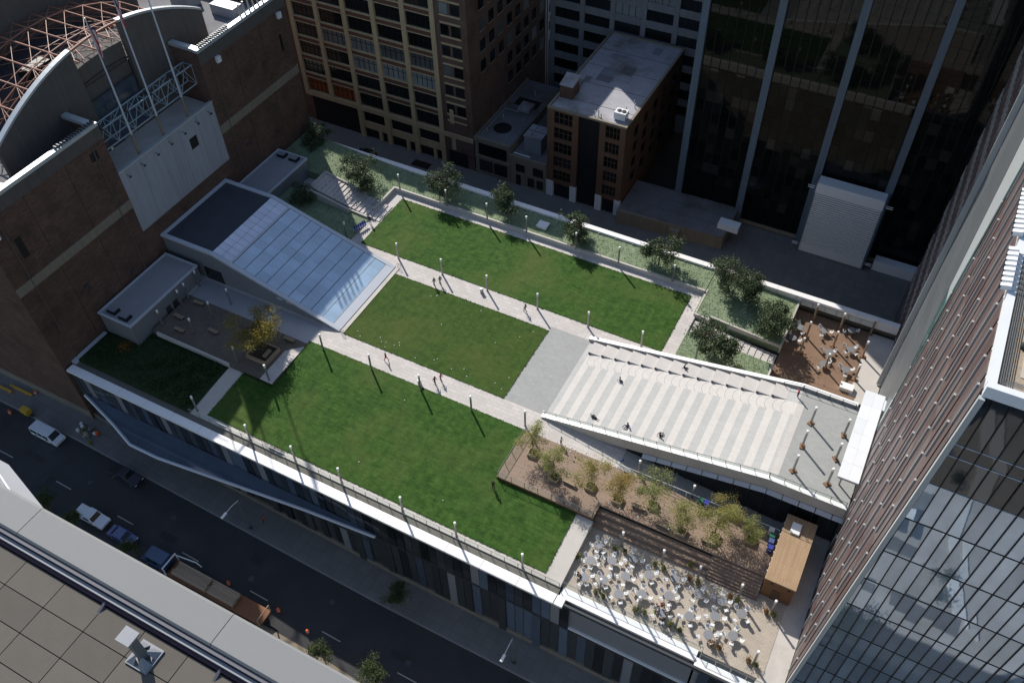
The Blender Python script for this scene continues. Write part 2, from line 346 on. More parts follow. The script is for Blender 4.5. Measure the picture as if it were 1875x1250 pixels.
def thing(name,label,cat,loc=(0,0,0),rotz=0,group=None):
    o=bpy.data.objects.new(name,None); COL.objects.link(o); o.location=loc; o.rotation_euler=(0,0,rotz); o.empty_display_size=.5
    return tag(o,label,cat,group)
def copy_tree(o,parent=None):
    c=o.copy(); COL.objects.link(c); c.parent=parent
    for ch in o.children: copy_tree(ch,c)
    return c
def place(proto,loc,rotz=0,label=None,group=None,scale=None):
    """first use moves the prototype, later uses copy it with its parts"""
    if not proto.get('_used'): c=proto; proto['_used']=1
    else: c=copy_tree(proto)
    c.location=loc; c.rotation_euler=(0,0,rotz)
    if scale: c.scale=(scale,)*3
    if label: c['label']=label
    if group: c['group']=group
    return c
def struct(name,mb,mats,parent=None):
    o=mb.obj(name,mats,parent)
    if parent is None: o['kind']='structure'
    return o
def lerp(a,b,t): return a+(b-a)*t
def zf(y):                      # the front lawn falls away towards the street
    return -1.2*min(1,max(0,(63.0-y)/16.4))

# the front street falls about six per cent along the garage
G=-13.5
def gz(x): return G+(-3.5)*min(1,max(0,(x+100)/55.0))
def to_street(t):
    """set a thing built for the level street G down on the sloping street, along the line of sight it was measured on"""
    x,y,z=t.location; zn=G
    for _ in range(20): k=(100-zn)/(100-G); zn=gz(x*k)
    t.location=(x*k,y*k,z+zn-G); return t
ORD=['first','second','third','fourth','fifth','sixth','seventh','eighth','ninth','tenth']
# ================================================================ setting: street level
struct('ground',MB().box(-700,-300,G-4.6,500,900,G-4.2),'asphalt')
SX=[-400,-100,-86,-72,-58,-45,300]
def slope_strip(name,y0,y1,dz,m,xs=None):
    mb=MB(); xs=xs or SX
    for a,b in zip(xs[:-1],xs[1:]): mb.hexa([(a,y0),(b,y0),(b,y1),(a,y1)],G-4.1,[gz(a)+dz,gz(b)+dz,gz(b)+dz,gz(a)+dz])
    return struct(name,mb,m)
slope_strip('front_street',26.2,39.2,0,'asphalt')
slope_strip('front_sidewalk',39.4,44.25,.15,'sidewalk')
slope_strip('front_kerb',39.2,39.4,.15,'kerb')
slope_strip('near_verge',9.9,26.0,.13,'dirt',[-400,-100,-86,-72,-58,-45,9])
slope_strip('near_kerb',26.0,26.2,.15,'kerb')
struct('back_street',MB().box(-400,109.8,G-4.1,300,121.8,G),'asphalt')
struct('back_sidewalk',MB().box(-400,122.0,G-4.1,300,135.2,G+.15),'sidewalk')
struct('back_kerb',MB().box(-400,121.8,G-4.1,300,122.0,G+.15),'kerb')
struct('garage_back_sidewalk',MB().box(-400,106.55,G-4.1,300,109.8,G+.15),'sidewalk')
for i in range(-6,8):
    x=-73.2+12.2*i
    struct('lane_marking',MB().hexa([(x,32.2),(x+3,32.2),(x+3,32.35),(x,32.35)],[gz(x)+.004,gz(x+3)+.004]*1+[gz(x+3)+.004,gz(x)+.004],[gz(x)+.012,gz(x+3)+.012,gz(x+3)+.012,gz(x)+.012]),'paint')
r_=random.Random(21)
for k in range(13):
    x=r_.uniform(-118,-20); y=r_.uniform(29.5,38); a=r_.uniform(1.2,4.5); b=r_.uniform(.7,1.8)
    struct('asphalt_patch',MB().hexa([(x,y),(x+a,y+r_.uniform(-.1,.1)),(x+a,y+b),(x+r_.uniform(-.1,.1),y+b)],[gz(x)+.002,gz(x+a)+.002,gz(x+a)+.002,gz(x)+.002],[gz(x)+.008,gz(x+a)+.008,gz(x+a)+.008,gz(x)+.008]),'asphalt_p')
for x,y in ((-93,34.6),(-78,36.0),(-62,33.8),(-50,36.4),(-36,34.0)):
    mh=thing('manhole_cover','round iron manhole cover in the front street roadway','manhole',(x,y,gz(x)),0,'manhole covers'); MB().lathe([(.42,.004),(.42,.03),(.36,.032)],14).obj('cover','steel_d',mh,local=True)
# dusty construction strip along the near kerb
struct('construction_pad',MB().hexa([(-58,26.2),(-30,26.2),(-30,28.2),(-45,29.2),(-58,29.2)],G-4,[gz(-58)+.16,gz(-30)+.16,gz(-30)+.16,gz(-45)+.16,gz(-58)+.16]),'dirt')

# ================================================================ the parking garage with the roof park
gar=thing('parking_garage','long low glass-fronted parking garage carrying the rooftop park','building',(-46,75,G))
MB().box(-101,44.3,G-4,8.0,106.4,-2.6).obj('core_wall','zinc',gar)
# street front: floor bands and one pane after another, two tall rows
MB().box(-101,44.02,-7.75,8,44.28,-7.3).obj('floor_band','steel_d',gar)
MB().box(-101,44.0,-1.75,8,44.28,-1.2).obj('head_band','steel_d',gar)
MB().hexa([(-101,43.9),(-45,43.9),(8,43.9),(8,44.28),(-45,44.28),(-101,44.28)],G-4,[gz(-101)+.9,gz(-45)+.9,gz(8)+.9,gz(8)+.9,gz(-45)+.9,gz(-101)+.9]).obj('plinth','stone',gar)
pm={}
for k,(z0,z1) in enumerate(((G-3.4,-7.78),(-7.28,-1.78))):
    for mname in ('fglass','fglass2','zinc'):
        pm[k,mname]=MB().box(0,0,z0,1.17,.16,z1).mesh('pane',mname)
for i in range(86):
    x=-100.9+1.265*i
    for k in (0,1):
        if k==1 and -18.2<x<-2.2: continue
        r=R.random(); mm='fglass' if r<.62 else ('fglass2' if r<.86 else 'zinc')
        o=link('facade_pane',pm[k,mm],gar,(x,44.06+R.uniform(-.03,.03),0)); o.rotation_euler=(R.uniform(-.012,.012),0,R.uniform(-.02,.02))
# projecting blue canopy over the front pavement, widest at the arena end and tapering away
cn=MB().hexa([(-99.6,43.7),(-91.9,41.6),(-86.7,39.9),(-81.4,39.95),(-69.4,41.3),(-56.9,42.7),(-46,43.6),(-46,43.98),(-99.6,43.98)],-7.05,-6.75).obj('street_canopy','fglass2',gar)
MB().path([(-99.6,43.7,-6.72),(-91.9,41.6,-6.72),(-86.7,39.9,-6.72),(-81.4,39.95,-6.72),(-69.4,41.3,-6.72),(-56.9,42.7,-6.72),(-46,43.6,-6.72)],[.24]*7,6).obj('canopy_edge','mull',cn)
MB().box(-64,42.9,-7.3,-44,43.1,-7.05).obj('canopy_soffit_trim','steel_d',cn)
# white copings in lengths, front, back and west
cm=MB().box(0,43.62,-1.5,5.02,44.92,-1.12).mesh('coping','coping')
for i in range(16): link('front_coping',cm,gar,(-100.6+5.07*i+.02,0,0))
MB().box(-19.4,43.62,-1.5,-18.3,44.92,-1.12).obj('front_coping','coping',gar)
MB().hexa([(-19.3,44.95),(-1.9,44.95),(-1.9,46.35),(-19.3,46.35)],-2.0,-1.62).obj('terrace_coping','coping',gar)
MB().box(-1.85,44.45,-2.0,8.0,45.5,-1.62).obj('terrace_coping','coping',gar)
MB().box(-18.3,45.2,-3.0,-1.9,45.5,-2.02).obj('terrace_fascia','stone',gar)
MB().box(-18.3,45.6,-7.2,-1.9,45.7,-3.02).obj('terrace_window','fglass2',gar)
for i in range(7): MB().box(-18.3+2.7*i,45.48,-7.2,-18.2+2.7*i,45.6,-3.0).obj('terrace_mullion','steel_d',gar)
MB().box(-18.3,44.05,-7.28,-1.9,45.6,-6.95).obj('window_ledge','panel_w',gar)
MB().box(-18.55,44.3,-7.25,-18.3,45.6,-1.7).obj('terrace_cheek','stone',gar); MB().box(-1.9,44.3,-7.25,-1.65,45.6,-2.02).obj('terrace_cheek','stone',gar)
bcm=MB().box(0,105.55,-.6,6.18,106.5,.92).mesh('back_coping',['coping'])
for i in range(17): link('back_coping',bcm,gar,(-97.4+6.2*i,0,0))
bsm=MB().box(0,105.3,.56,.3,105.5,.76).mesh('bracket','steel')
for i in range(30): link('coping_bracket',bsm,gar,(-96+3.05*i,0,0))
MB().box(-101,45.2,-2.6,-100.3,52.0,-.85).obj('west_coping','mull',gar)
MB().box(-100.95,106.4,G,8.0,106.52,-.6).obj('back_wall','stone',gar)

# ================================================================ roof level surfaces
zA=-2.6
struct('plaza_paving',MB().hexa([(-101,63.6),(-20,63.6),(-20,67.8),(8.2,67.8),(8.2,83.9),(-20.2,83.9),(-20.2,106),(-101,106)],zA,0),'paver_l')
struct('east_bed_base',MB().box(-20.2,83.9,zA,8.2,106,-2.0),'soil')
# walk falling to the lower east end between deck and ramp
struct('lower_walk',MB().hexa([(-20,64.3),(0,64.3),(0,67.75),(-20,67.75)],zA,[0,-2.0,-2.0,0]),'paver_g')
struct('east_paving',MB().hexa([(0,64.3),(2.1,64.3),(2.1,67.75),(0,67.75)],zA,-2.0),'paver_g')
struct('east_entrance_floor',MB().box(5.6,46.3,zA,8.05,67.75,-1.74),'concrete')
struct('east_terrace_walk',MB().box(4.4,91.0,zA,8.1,105.5,-1.7),'concrete')
def lawn(name,poly,zfun,m,label):
    # a gently uneven turf slab cut into a fine grid, its edges following the kerbs
    mb=MB(); xs=sorted(set(p[0] for p in poly)); ys=sorted(set(p[1] for p in poly))
    return mb
def grid_slab(mb,x0,x1,y0,y1,zfun,step=1.2,th=.3,wob=.02):
    nx=max(1,int((x1-x0)/step)); ny=max(1,int((y1-y0)/step)); k=len(mb.v)
    for j in range(ny+1):
        for i in range(nx+1):
            x=lerp(x0,x1,i/nx); y=lerp(y0,y1,j/ny)
            e=min(i,nx-i,j,ny-j)>0
            mb.v.append((x,y,zfun(x,y)+(R.uniform(-wob,wob) if e else 0)))
    for j in range(ny):
        for i in range(nx):
            a=k+j*(nx+1)+i; mb.f.append((a,a+1,a+nx+2,a+nx+1)); mb.mi.append(mb.cur)
    k2=len(mb.v)
    P=[(x0,y0),(x1,y0),(x1,y1),(x0,y1)]
    for i in range(4):
        a,b=P[i],P[(i+1)%4]; n=12
        for t in range(n):
            p=(lerp(a[0],b[0],t/n),lerp(a[1],b[1],t/n)); q=(lerp(a[0],b[0],(t+1)/n),lerp(a[1],b[1],(t+1)/n))
            mb.q((p[0],p[1],zfun(*p)-th),(q[0],q[1],zfun(*q)-th),(q[0],q[1],zfun(*q)),(p[0],p[1],zfun(*p)))
mb=MB(); grid_slab(mb,-75.9,-22.25,86.1,98.95,lambda x,y:.05); struct('back_lawn',mb,'grass')
mb=MB(); grid_slab(mb,-66.7,-39.0,67.75,82.4,lambda x,y:.045); struct('middle_lawn',mb,'grass_m')
mb=MB(); zl=lambda x,y:zf(y)+.05
grid_slab(mb,-75.9,-70.4,46.8,54.8,zl); grid_slab(mb,-70.4,-33.75,46.8,64.2,zl); grid_slab(mb,-33.75,-22.0,46.8,55.75,zl)
struct('front_lawn',mb,'grass')
# concrete strips that fall with the lawn
def strip(name,x0,x1,y0,y1,m,dz=0,n=10):
    mb=MB()
    for i in range(n):
        a=lerp(y0,y1,i/n); b=lerp(y0,y1,(i+1)/n)
        mb.hexa([(x0,a),(x1,a),(x1,b),(x0,b)],zA,[zf(a)+dz,zf(a)+dz,zf(b)+dz,zf(b)+dz])
    return struct(name,mb,m)
strip('west_walk',-78.5,-75.9,45.95,55.0,'concrete'); strip('east_walk',-22.0,-19.62,45.95,55.75,'concrete')
struct('front_walk',MB().box(-75.9,45.95,zA,-22.0,46.8,-1.2),'concrete')
struct('front_gutter',MB().box(-100.3,44.92,zA,-19.5,45.95,-1.42),'gravel')
struct('grey_apron',MB().box(-38.98,67.75,-.2,-32.3,83.3,.012),'paver_g')
struct('courtyard_paving',MB().hexa([(-93.6,55.1),(-70.4,55.1),(-70.4,63.6),(-93.6,63.6)],zA,0.01),'paver_c')
struct('courtyard_walk',MB().box(-93.6,63.62,-.1,-70.4,67.6,.014),'zinc_l')
struct('courtyard_pale_edge',MB().hexa([(-72.6,54.9),(-70.4,54.9),(-70.4,63.0),(-72.6,60.9)],-.1,0.02),'paver_l')
struct('cafe_terrace',MB().hexa([(-19.6,46.35),(5.6,46.35),(5.6,57.2),(-19.6,57.2)],zA,-1.7),'paver_t')
struct('cafe_pale_edge',MB().hexa([(4.9,45.5),(8.05,45.5),(8.05,46.4),(5.1,46.4)],zA,-1.695),'concrete')
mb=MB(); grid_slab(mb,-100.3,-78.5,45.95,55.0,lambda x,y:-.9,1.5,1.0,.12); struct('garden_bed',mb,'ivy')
# sedum beds
SED=[]
def sed(name,poly,zt):
    o=struct(name,MB().hexa(poly,-1.9 if poly[0][0]>-21 else -.5,zt),'sedum'); SED.append((poly,zt)); return o
sed('sedum_bed_back',[(-78.2,100.55),(-20.6,100.55),(-20.6,105.5),(-78.2,105.5)],.55)
sed('sedum_bed_west',[(-101,96.6),(-81.6,96.6),(-81.6,94.0),(-78.5,94.0),(-78.5,100.3),(-78.2,100.55),(-78.2,105.5),(-101,105.5)],[2.3,.7,.55,.55,.55,.55,.55,2.3])
sed('sedum_bed_stair_west',[(-101,84.6),(-78.0,84.6),(-78.0,91.5),(-101,91.5)],[2.2,.25,.25,2.2])
sed('sedum_bed_east',[(-20.6,95.5),(-7.0,95.5),(-7.0,105.5),(-20.6,105.5)],[.45,-.1,-.1,.45])
sed('sedum_bed_south_east',[(-20.2,84.2),(-7.0,84.2),(-7.0,91.6),(-20.2,91.6)],[.25,-.5,-.5,.25])
# planter walls
def wallrun(name,label,pts,h,wd=.32,z0=-.6,m='concrete'):
    t=thing(name,label,'wall',(pts[0][0],pts[0][1],0))
    for a,b in zip(pts[:-1],pts[1:]):
        A=Vector((a[0],a[1],0)); B=Vector((b[0],b[1],0)); d=(B-A).normalized(); n=Vector((-d.y,d.x,0))*wd/2; e=d*wd/2
        za=a[2] if len(a)>2 else h; zb=b[2] if len(b)>2 else h
        p=[A-e*.98-n,B+e*.98-n,B+e*.98+n,A-e*.98+n]
        MB().hexa([(q.x,q.y) for q in p],z0,[za,zb,zb,za]).obj('wall_length',m,t)
    return t
wallrun('planter_wall','long pale wall holding the sedum behind the back lawn',[(-78.35,100.4),(-20.75,100.4)],.82)
wallrun('planter_wall','angular pale wall boxing in the tree beside the west stair',[(-78.35,100.1,.82),(-78.35,93.95,.84),(-81.75,93.95,.95),(-81.75,96.45,1.4),(-89.9,96.45,3.0)],.85)
wallrun('stair_wall','low pale wall along the lower side of the west stair',[(-78.6,91.75,.6),(-81.9,91.75,.95),(-82.0,91.2,1.4),(-89.9,91.2,3.0)],.5)
wallrun('stair_wall','pale end wall closing the top of the west stair',[(-89.95,96.1),(-89.95,91.0)],3.05)
wallrun('planter_wall','stepped pale wall along the upper side of the east stair',[(-20.4,95.35,.5),(-18.2,95.1,.4),(-18.0,95.75,.55),(-7.0,95.4,-.2)],.5)
wallrun('retaining_wall','dark-faced retaining wall between sedum bed and brown deck terrace',[(-6.85,105.3,.05),(-6.85,95.6,0)],.1,.26,-2.0)
wallrun('retaining_wall','retaining wall end below the south sedum bed beside the brown deck',[(-6.85,91.6,-.4),(-6.85,84.6,-.4)],.1,.26,-2.0)
wallrun('lawn_kerb','pale kerb framing the east walk of the back lawn',[(-20.35,101.0),(-20.35,95.6)],.5,.25)
wallrun('courtyard_kerb','narrow pale kerb between dark garden and shaded courtyard',[(-92.4,55.0),(-78.6,55.0)],.16,.3)
# stairs: every tread a part
def stairs(name,label,x0,x1,y0,y1,n,z0,z1):
    t=thing(name,label,'stairs',((x0+x1)/2,(y0+y1)/2,min(z0,z1)))
    for i in range(n):
        a=lerp(x0,x1,i/n); b=lerp(x0,x1,(i+1)/n); z=lerp(z0,z1,(i+.5)/n)
        MB().box(min(a,b)+.004,y0,z-2.0,max(a,b)-.004,y1,z).obj('tread','paver_l',t)
    return t
stairs('garden_stairs','wide shallow stair climbing west between sedum beds, half in shadow',-76.2,-89.8,92.0,96.2,17,.05,2.7)
stairs('garden_stairs','narrow shallow stair falling east through sedum to the brown deck',-22.2,-6.9,92.0,94.6,15,.0,-1.7)
# ================================================================ ramp with striped paving
rp=thing('sloping_plaza','broad striped paved ramp rising to the upper terrace','ramp',(-12,75.5,0))
def rz(x): return max(0.0,min(6.0,.1935*(x+32.5)))
XF=-1.5
MB().hexa([(-32.5,67.7),(XF,67.7),(XF,83.3),(-32.5,83.3)],-.3,[.0,6,6,.0]).obj('slope','stripe_g',rp)
MB().box(XF,67.7,-.3,8.2,83.3,6.0).obj('upper_landing','paver_g',rp)
for i in range(15):
    a=-31.6+2.05*i; b=a+.98
    MB().hexa([(a,68.3),(b,68.3),(b,78.5),(a,78.5)],[rz(a)+.001,rz(b)+.001,rz(b)+.001,rz(a)+.001],[rz(a)+.008,rz(b)+.008,rz(b)+.008,rz(a)+.008]).obj('cream_band','stripe',rp)
MB().hexa([(-31.6,78.5),(XF,78.5),(XF,80.6),(-31.6,80.6)],[rz(-31.6),6,6,rz(-31.6)],[rz(-31.6)+.008,6.008,6.008,rz(-31.6)+.008]).obj('cream_walk','stripe',rp)
MB().box(XF,68.3,6.001,-.6,80.6,6.008).obj('cream_walk','stripe',rp)
am=MB()
for i in range(10):
    t0=rad(-75+15*i); t1=rad(-75+15*(i+1)); r0=.98; r1=1.03
    f=lambda t,r:(-r*math.cos(t)*.6,-r*math.sin(t),.012+.1935*(-r*math.cos(t)*.6))
    am.q(f(t0,r0),f(t1,r0),f(t1,r1),f(t0,r1))
ame=am.mesh('paving_arc','steel_d')
for i in range(27):
    x=-30.6+1.07*i; link('paving_arc',ame,rp,(x,79.55,rz(x)))
for i in range(14):
    a=-31.7+2.05*i; b=a+2.0; zt=rz(b)+.02
    MB().hexa([(a,80.75),(b,80.75),(b,82.95),(a,82.95)],rz(a)-.2,[zt,zt,zt,zt]).obj('seat_step','stripe',rp,bevel=.02)
    MB().box(a+.02,80.68,zt-.36,a+.34,80.745,zt-.02).obj('step_light','steel_d',rp)
# back and front walls of the ramp
def slopewall(y0,y1,dz0,dz1,m,name,x0=-32.8,x1=8.1,base=None):
    xs=[x0,-20,-10,XF,x1]; mb=MB()
    for a,b in zip(xs[:-1],xs[1:]):
        lo=[-.3]*4 if base is None else [rz(a)+base,rz(b)+base,rz(b)+base,rz(a)+base]
        mb.hexa([(a,y0),(b,y0),(b,y1),(a,y1)],[lo[0],lo[1],lo[2],lo[3]],[rz(a)+dz0,rz(b)+dz1,rz(b)+dz1,rz(a)+dz0])
    return mb.obj(name,m,rp)
slopewall(83.3,83.75,.42,.42,'concrete','back_wall',x1=5.6); slopewall(83.22,83.83,.5,.5,'coping','back_coping',x1=5.6,base=.425)
slopewall(67.25,67.7,.18,.18,'concrete','front_wall',base=-1.75); slopewall(67.15,67.78,.26,.26,'coping','front_coping',base=.185)
MB().hexa([(-20,67.42),(8.05,67.42),(8.05,67.66),(-20,67.66)],-2.3,[.3,4.2,4.2,.3]).obj('undercroft_glass','mglass_d',rp)
for i in range(13):
    x=-17.6+2.05*i; zt=rz(x)-1.78; zt2=rz(x+1.9)-1.78
    MB().hexa([(x,66.75),(x+1.95,66.75),(x+1.95,67.28),(x,67.28)],[zt-.5,zt2-.5,zt2-.2,zt-.2],[zt-.42,zt2-.42,zt2-.1,zt-.1]).obj('sunshade_panel','mull',rp)
    MB().box(x+1.9,67.2,-2.0,x+1.98,67.4,zt).obj('undercroft_mullion','steel_d',rp)
# glass balustrade along the front edge of the ramp
def railing(name,label,pts,h=1.07,m_post='steel',glass=True,spacing=1.9):
    t=thing(name,label,'railing',pts[0])
    for a,b in zip(pts[:-1],pts[1:]):
        A=Vector(a);B=Vector(b); n=max(1,round((B-A).length/spacing)); up=Vector((0,0,h)); d=(B-A)
        MB().tube(A+up,B+up,.035,n=6).obj('handrail',m_post,t)
        for i in range(n):
            p=A.lerp(B,i/n); q=A.lerp(B,(i+1)/n)
            MB().obox(p+up*.5,(.09,.05,h),d.normalized()).obj('post',m_post,t)
            if glass:
                w0=p.lerp(q,.06); w1=p.lerp(q,.94)
                MB().q(w0+up*.08,w1+up*.08,w1+up*.93,w0+up*.93).obj('glass_panel','rail_glass',t)
        MB().obox(B+up*.5,(.09,.05,h),d.normalized()).obj('post',m_post,t)
    return t
railing('glass_railing','glass balustrade climbing the street side of the striped ramp',[(-32.4,67.47,.3),(XF,67.47,6.27),(7.9,67.47,6.27)],1.0)
railing('steel_railing','thin handrail on the back wall at the head of the ramp',[(-4,83.05,rz(-4)),(XF,83.05,6.0),(5.4,83.05,6.0)],.95,'steel_d',False)
railing('glass_railing','long glass railing along the street edge of the front lawn',[(-78.4,45.9,-1.2),(-19.7,45.9,-1.2)],1.05)
railing('glass_railing','glass railing on the street edge of the café terrace',[(-19.4,46.45,-1.7),(-1.5,46.45,-1.7),(-1.5,45.6,-1.7),(5.8,45.6,-1.7)],1.05)
railing('glass_railing','glass railing at the back edge of the brown deck terrace',[(-6.6,105.4,-.4),(4.4,105.4,-.4)],.9)
# white canopy at the head of the ramp
cp=thing('entrance_canopy','flat white panelled canopy where the ramp meets the brown tower','canopy',(7,76.5,6))
for i in range(6):
    a=69.2+2.45*i
    for j in range(2):
        x0=5.75+1.25*j; MB().box(x0,a+.008,9.0,x0+1.24,a+2.44,9.25).obj('canopy_panel','panel_w',cp)
MB().hexa([(7.7,83.9),(8.9,82.9),(8.9,81.5),(7.7,81.5)],8.9,9.2).obj('canopy_nose','panel_w',cp)
MB().box(5.9,69.4,8.6,8.2,83.6,8.98).obj('canopy_frame','zinc',cp)
for y in (70.5,76.5,82.5): MB().tube((6.4,y,6),(6.4,y,8.62),.11,n=8).obj('canopy_column','steel',cp)
# ================================================================ timber decks
dk=thing('timber_deck','long brown board deck with potted trees beside the ramp','deck',(-15,60,-1.7))
MB().hexa([(-33.7,55.8),(-19.7,55.8),(-19.7,64.2),(-33.7,64.2)],-.16,.06).obj('deck_boards','deck',dk)
MB().hexa([(-19.7,57.95),(2.1,57.95),(2.1,64.2),(-19.7,64.2)],-.16,.06).obj('deck_boards','deck',dk)
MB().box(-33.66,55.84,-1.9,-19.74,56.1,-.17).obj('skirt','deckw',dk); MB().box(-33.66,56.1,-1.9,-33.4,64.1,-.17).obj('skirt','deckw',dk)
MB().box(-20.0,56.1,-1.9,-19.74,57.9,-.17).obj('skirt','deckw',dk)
for k in range(3):   # tall seating steps
    y0=57.9-.75*k; MB().box(-19.68,y0-.75,-1.75,-4.35,y0,-.02-.44*(k+1)).obj('seating_step','deck',dk)
for k in range(7):   # walking steps
    y0=57.9-.36*k; MB().box(-4.3,y0-.36,-1.75,2.1,y0,.03-.22*(k+1)).obj('walking_step','deck',dk)
for x in (-4.32,-1.2,1.95): MB().path([(x,58.1,.95),(x,57.7,.95),(x,55.5,-.75),(x,55.5,-1.7)],[.025]*4,6).obj('stair_handrail','steel',dk); 
railing('glass_railing','glass railing around the lawn corner of the long brown deck',[(-33.55,64.0,.06),(-33.55,55.95,.06),(-19.85,55.95,.06),(-19.85,57.8,.06)],1.05)
railing('steel_railing','white handrail behind the potted trees along the sunken walk',[(-19.5,64.25,.06),(1.9,64.25,.06)],1.0,'white',False,3.0)
d2=thing('timber_deck','square warm brown deck terrace with scattered café tables','deck',(-1,98,-1.7))
MB().hexa([(-6.7,91.9),(4.4,91.9),(4.4,105.5),(-6.7,105.5)],-1.9,-1.68).obj('deck_boards','deck2',d2)
MB().hexa([(-6.7,84.0),(5.3,84.0),(5.3,91.88),(-6.7,91.88)],-1.9,-1.67).obj('deck_boards','deck2',d2)
MB().box(2.85,92.3,-1.67,4.75,93.5,-1.05).obj('white_bench_block','white',d2)
# cedar kiosk
kb=thing('timber_kiosk','long cedar-clad kiosk with flat board roof at the deck end','kiosk',(4,61.3,-1.7))
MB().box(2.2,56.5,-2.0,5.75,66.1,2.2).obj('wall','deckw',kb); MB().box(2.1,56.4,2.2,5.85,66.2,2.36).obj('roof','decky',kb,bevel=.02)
MB().box(3.0,63.6,2.36,4.15,65.2,2.62).obj('roof_hatch','white',kb,bevel=.03)
for x in (3.0,5.0): MB().box(x,56.36,1.5,x+.25,56.5,1.75).obj('wall_light','steel_d',kb)
MB().box(3.4,56.42,-1.7,4.4,56.5,.4).obj('door','timber_d',kb)
for i in range(9): MB().box(2.02,57.6+.9*i,1.9,2.2,57.7+.9*i,2.2).obj('rafter_end','white',kb)
# ================================================================ glass pavilion and service huts on the roof
pv=thing('glass_pavilion','wedge-shaped pavilion with a blue glazed roof sloping to the middle lawn','pavilion',(-84,75.7,0))
Y0,Y1=67.9,83.7
prof=[(-101,-.2),(-67.9,-.2),(-67.9,.02),(-90.7,6.2),(-101,6.2)]
MB().extr(prof,Y0+.15,Y1-.15,lambda u,v,t:(u,t,v)).obj('wall','zinc',pv)
def sl(x): return 6.5+(x+90.7)*(.18-6.5)/(-67.7+90.7)
fr=MB()
for y0,y1 in ((Y0-.1,Y0+.55),(Y1-.55,Y1+.1)):
    fr.extr([(-101,6.15),(-90.7,6.15),(-67.5,-.1),(-67.5,.2),(-90.7,6.55),(-101,6.5)],y0,y1,lambda u,v,t:(u,t,v))
fr.box(-100.98,Y0+.55,6.1,-100.4,Y1-.55,6.5)
fr.extr([(-68.9,sl(-68.9)-.3),(-67.5,-.1),(-67.5,.2),(-68.9,sl(-68.9)+.02)],Y0+.55,Y1-.55,lambda u,v,t:(u,t,v))
fr.obj('roof_frame','mull',pv)
MB().box(-100.4,Y0+.55,6.1,-90.9,Y1-.55,6.28).obj('flat_roof','roof_b',pv)
def slab_pane(x0,x1,y0,y1,name,m,dz=0.0,th=.06):
    p=[(x0,y0),(x1,y0),(x1,y1),(x0,y1)]; z=[sl(x0),sl(x1),sl(x1),sl(x0)]
    j=R.uniform(-.006,.006)
    MB().hexa(p,[q-th+dz for q in z],[q+dz+j*(-1 if i in(0,3) else 1) for i,q in enumerate(z)]).obj(name,m,pv)
ny=12; dy=(Y1-Y0-1.2)/ny
for j in range(2):
    for i in range(ny):
        x0=-90.75+1.62*j; slab_pane(x0+.03,x0+1.59,Y0+.6+dy*i+.03,Y0+.6+dy*(i+1)-.03,'frosted_pane','sglass_w',.02)
MB().hexa([(-87.5,Y0+.55),(-87.15,Y0+.55),(-87.15,Y1-.55),(-87.5,Y1-.55)],[sl(-87.5)-.2,sl(-87.15)-.2]*1+[sl(-87.15)-.2,sl(-87.5)-.2],[sl(-87.5)+.08,sl(-87.15)+.08,sl(-87.15)+.08,sl(-87.5)+.08]).obj('roof_beam','mull',pv)
nx,ny=9,9; dx=(-68.95+87.1)/nx; dy=(Y1-Y0-1.2)/ny
for i in range(nx):
    for j in range(ny):
        x0=-87.1+dx*i; y0=Y0+.6+dy*j; slab_pane(x0+.05,x0+dx-.05,y0+.02,y0+dy-.02,'glass_pane','sglass')
MB().hexa([(-90.7,Y0+.5),(-68.9,Y0+.5),(-68.9,Y1-.5),(-90.7,Y1-.5)],[5.6,-.1,-.1,5.6],[sl(-90.7)-.12,sl(-68.9)-.12,sl(-68.9)-.12,sl(-90.7)-.12]).obj('glazing_bed','mull_d',pv)
for i in range(nx+1):
    x=-87.1+dx*i; MB().tube((x,Y0+.6,sl(x)+.0),(x,Y1-.6,sl(x)+.0),.035,n=4).obj('mullion','steel_d',pv)
for j in range(1,ny):
    y=Y0+.6+dy*j; MB().tube((-87.1,y,sl(-87.1)),(-69,y,sl(-69)),.016,n=4).obj('mullion','mull',pv)
MB().box(-93.6,67.98,.02,-91.2,68.06,2.6).obj('doorway','win',pv); MB().box(-91.1,67.98,.02,-90,68.06,2.6).obj('doorway','win',pv)
for x in (-79,-77.2): MB().box(x,67.9,1.9,x+1.1,68.06,2.2).obj('wall_sign','mull',pv)
for y in (67.75,83.85):
    for k in range(3): MB().path([(-67.2+.3*k,y,0),(-67.2+.3*k,y,.95)],[.03,.03],6).obj('guard_post','steel',pv)
    MB().tube((-67.2,y,.95),(-66.6,y,.95),.03,n=6).obj('guard_rail','steel',pv)
struct('pavilion_sill',MB().box(-67.45,67.9,-.1,-66.75,83.7,.1),'concrete')
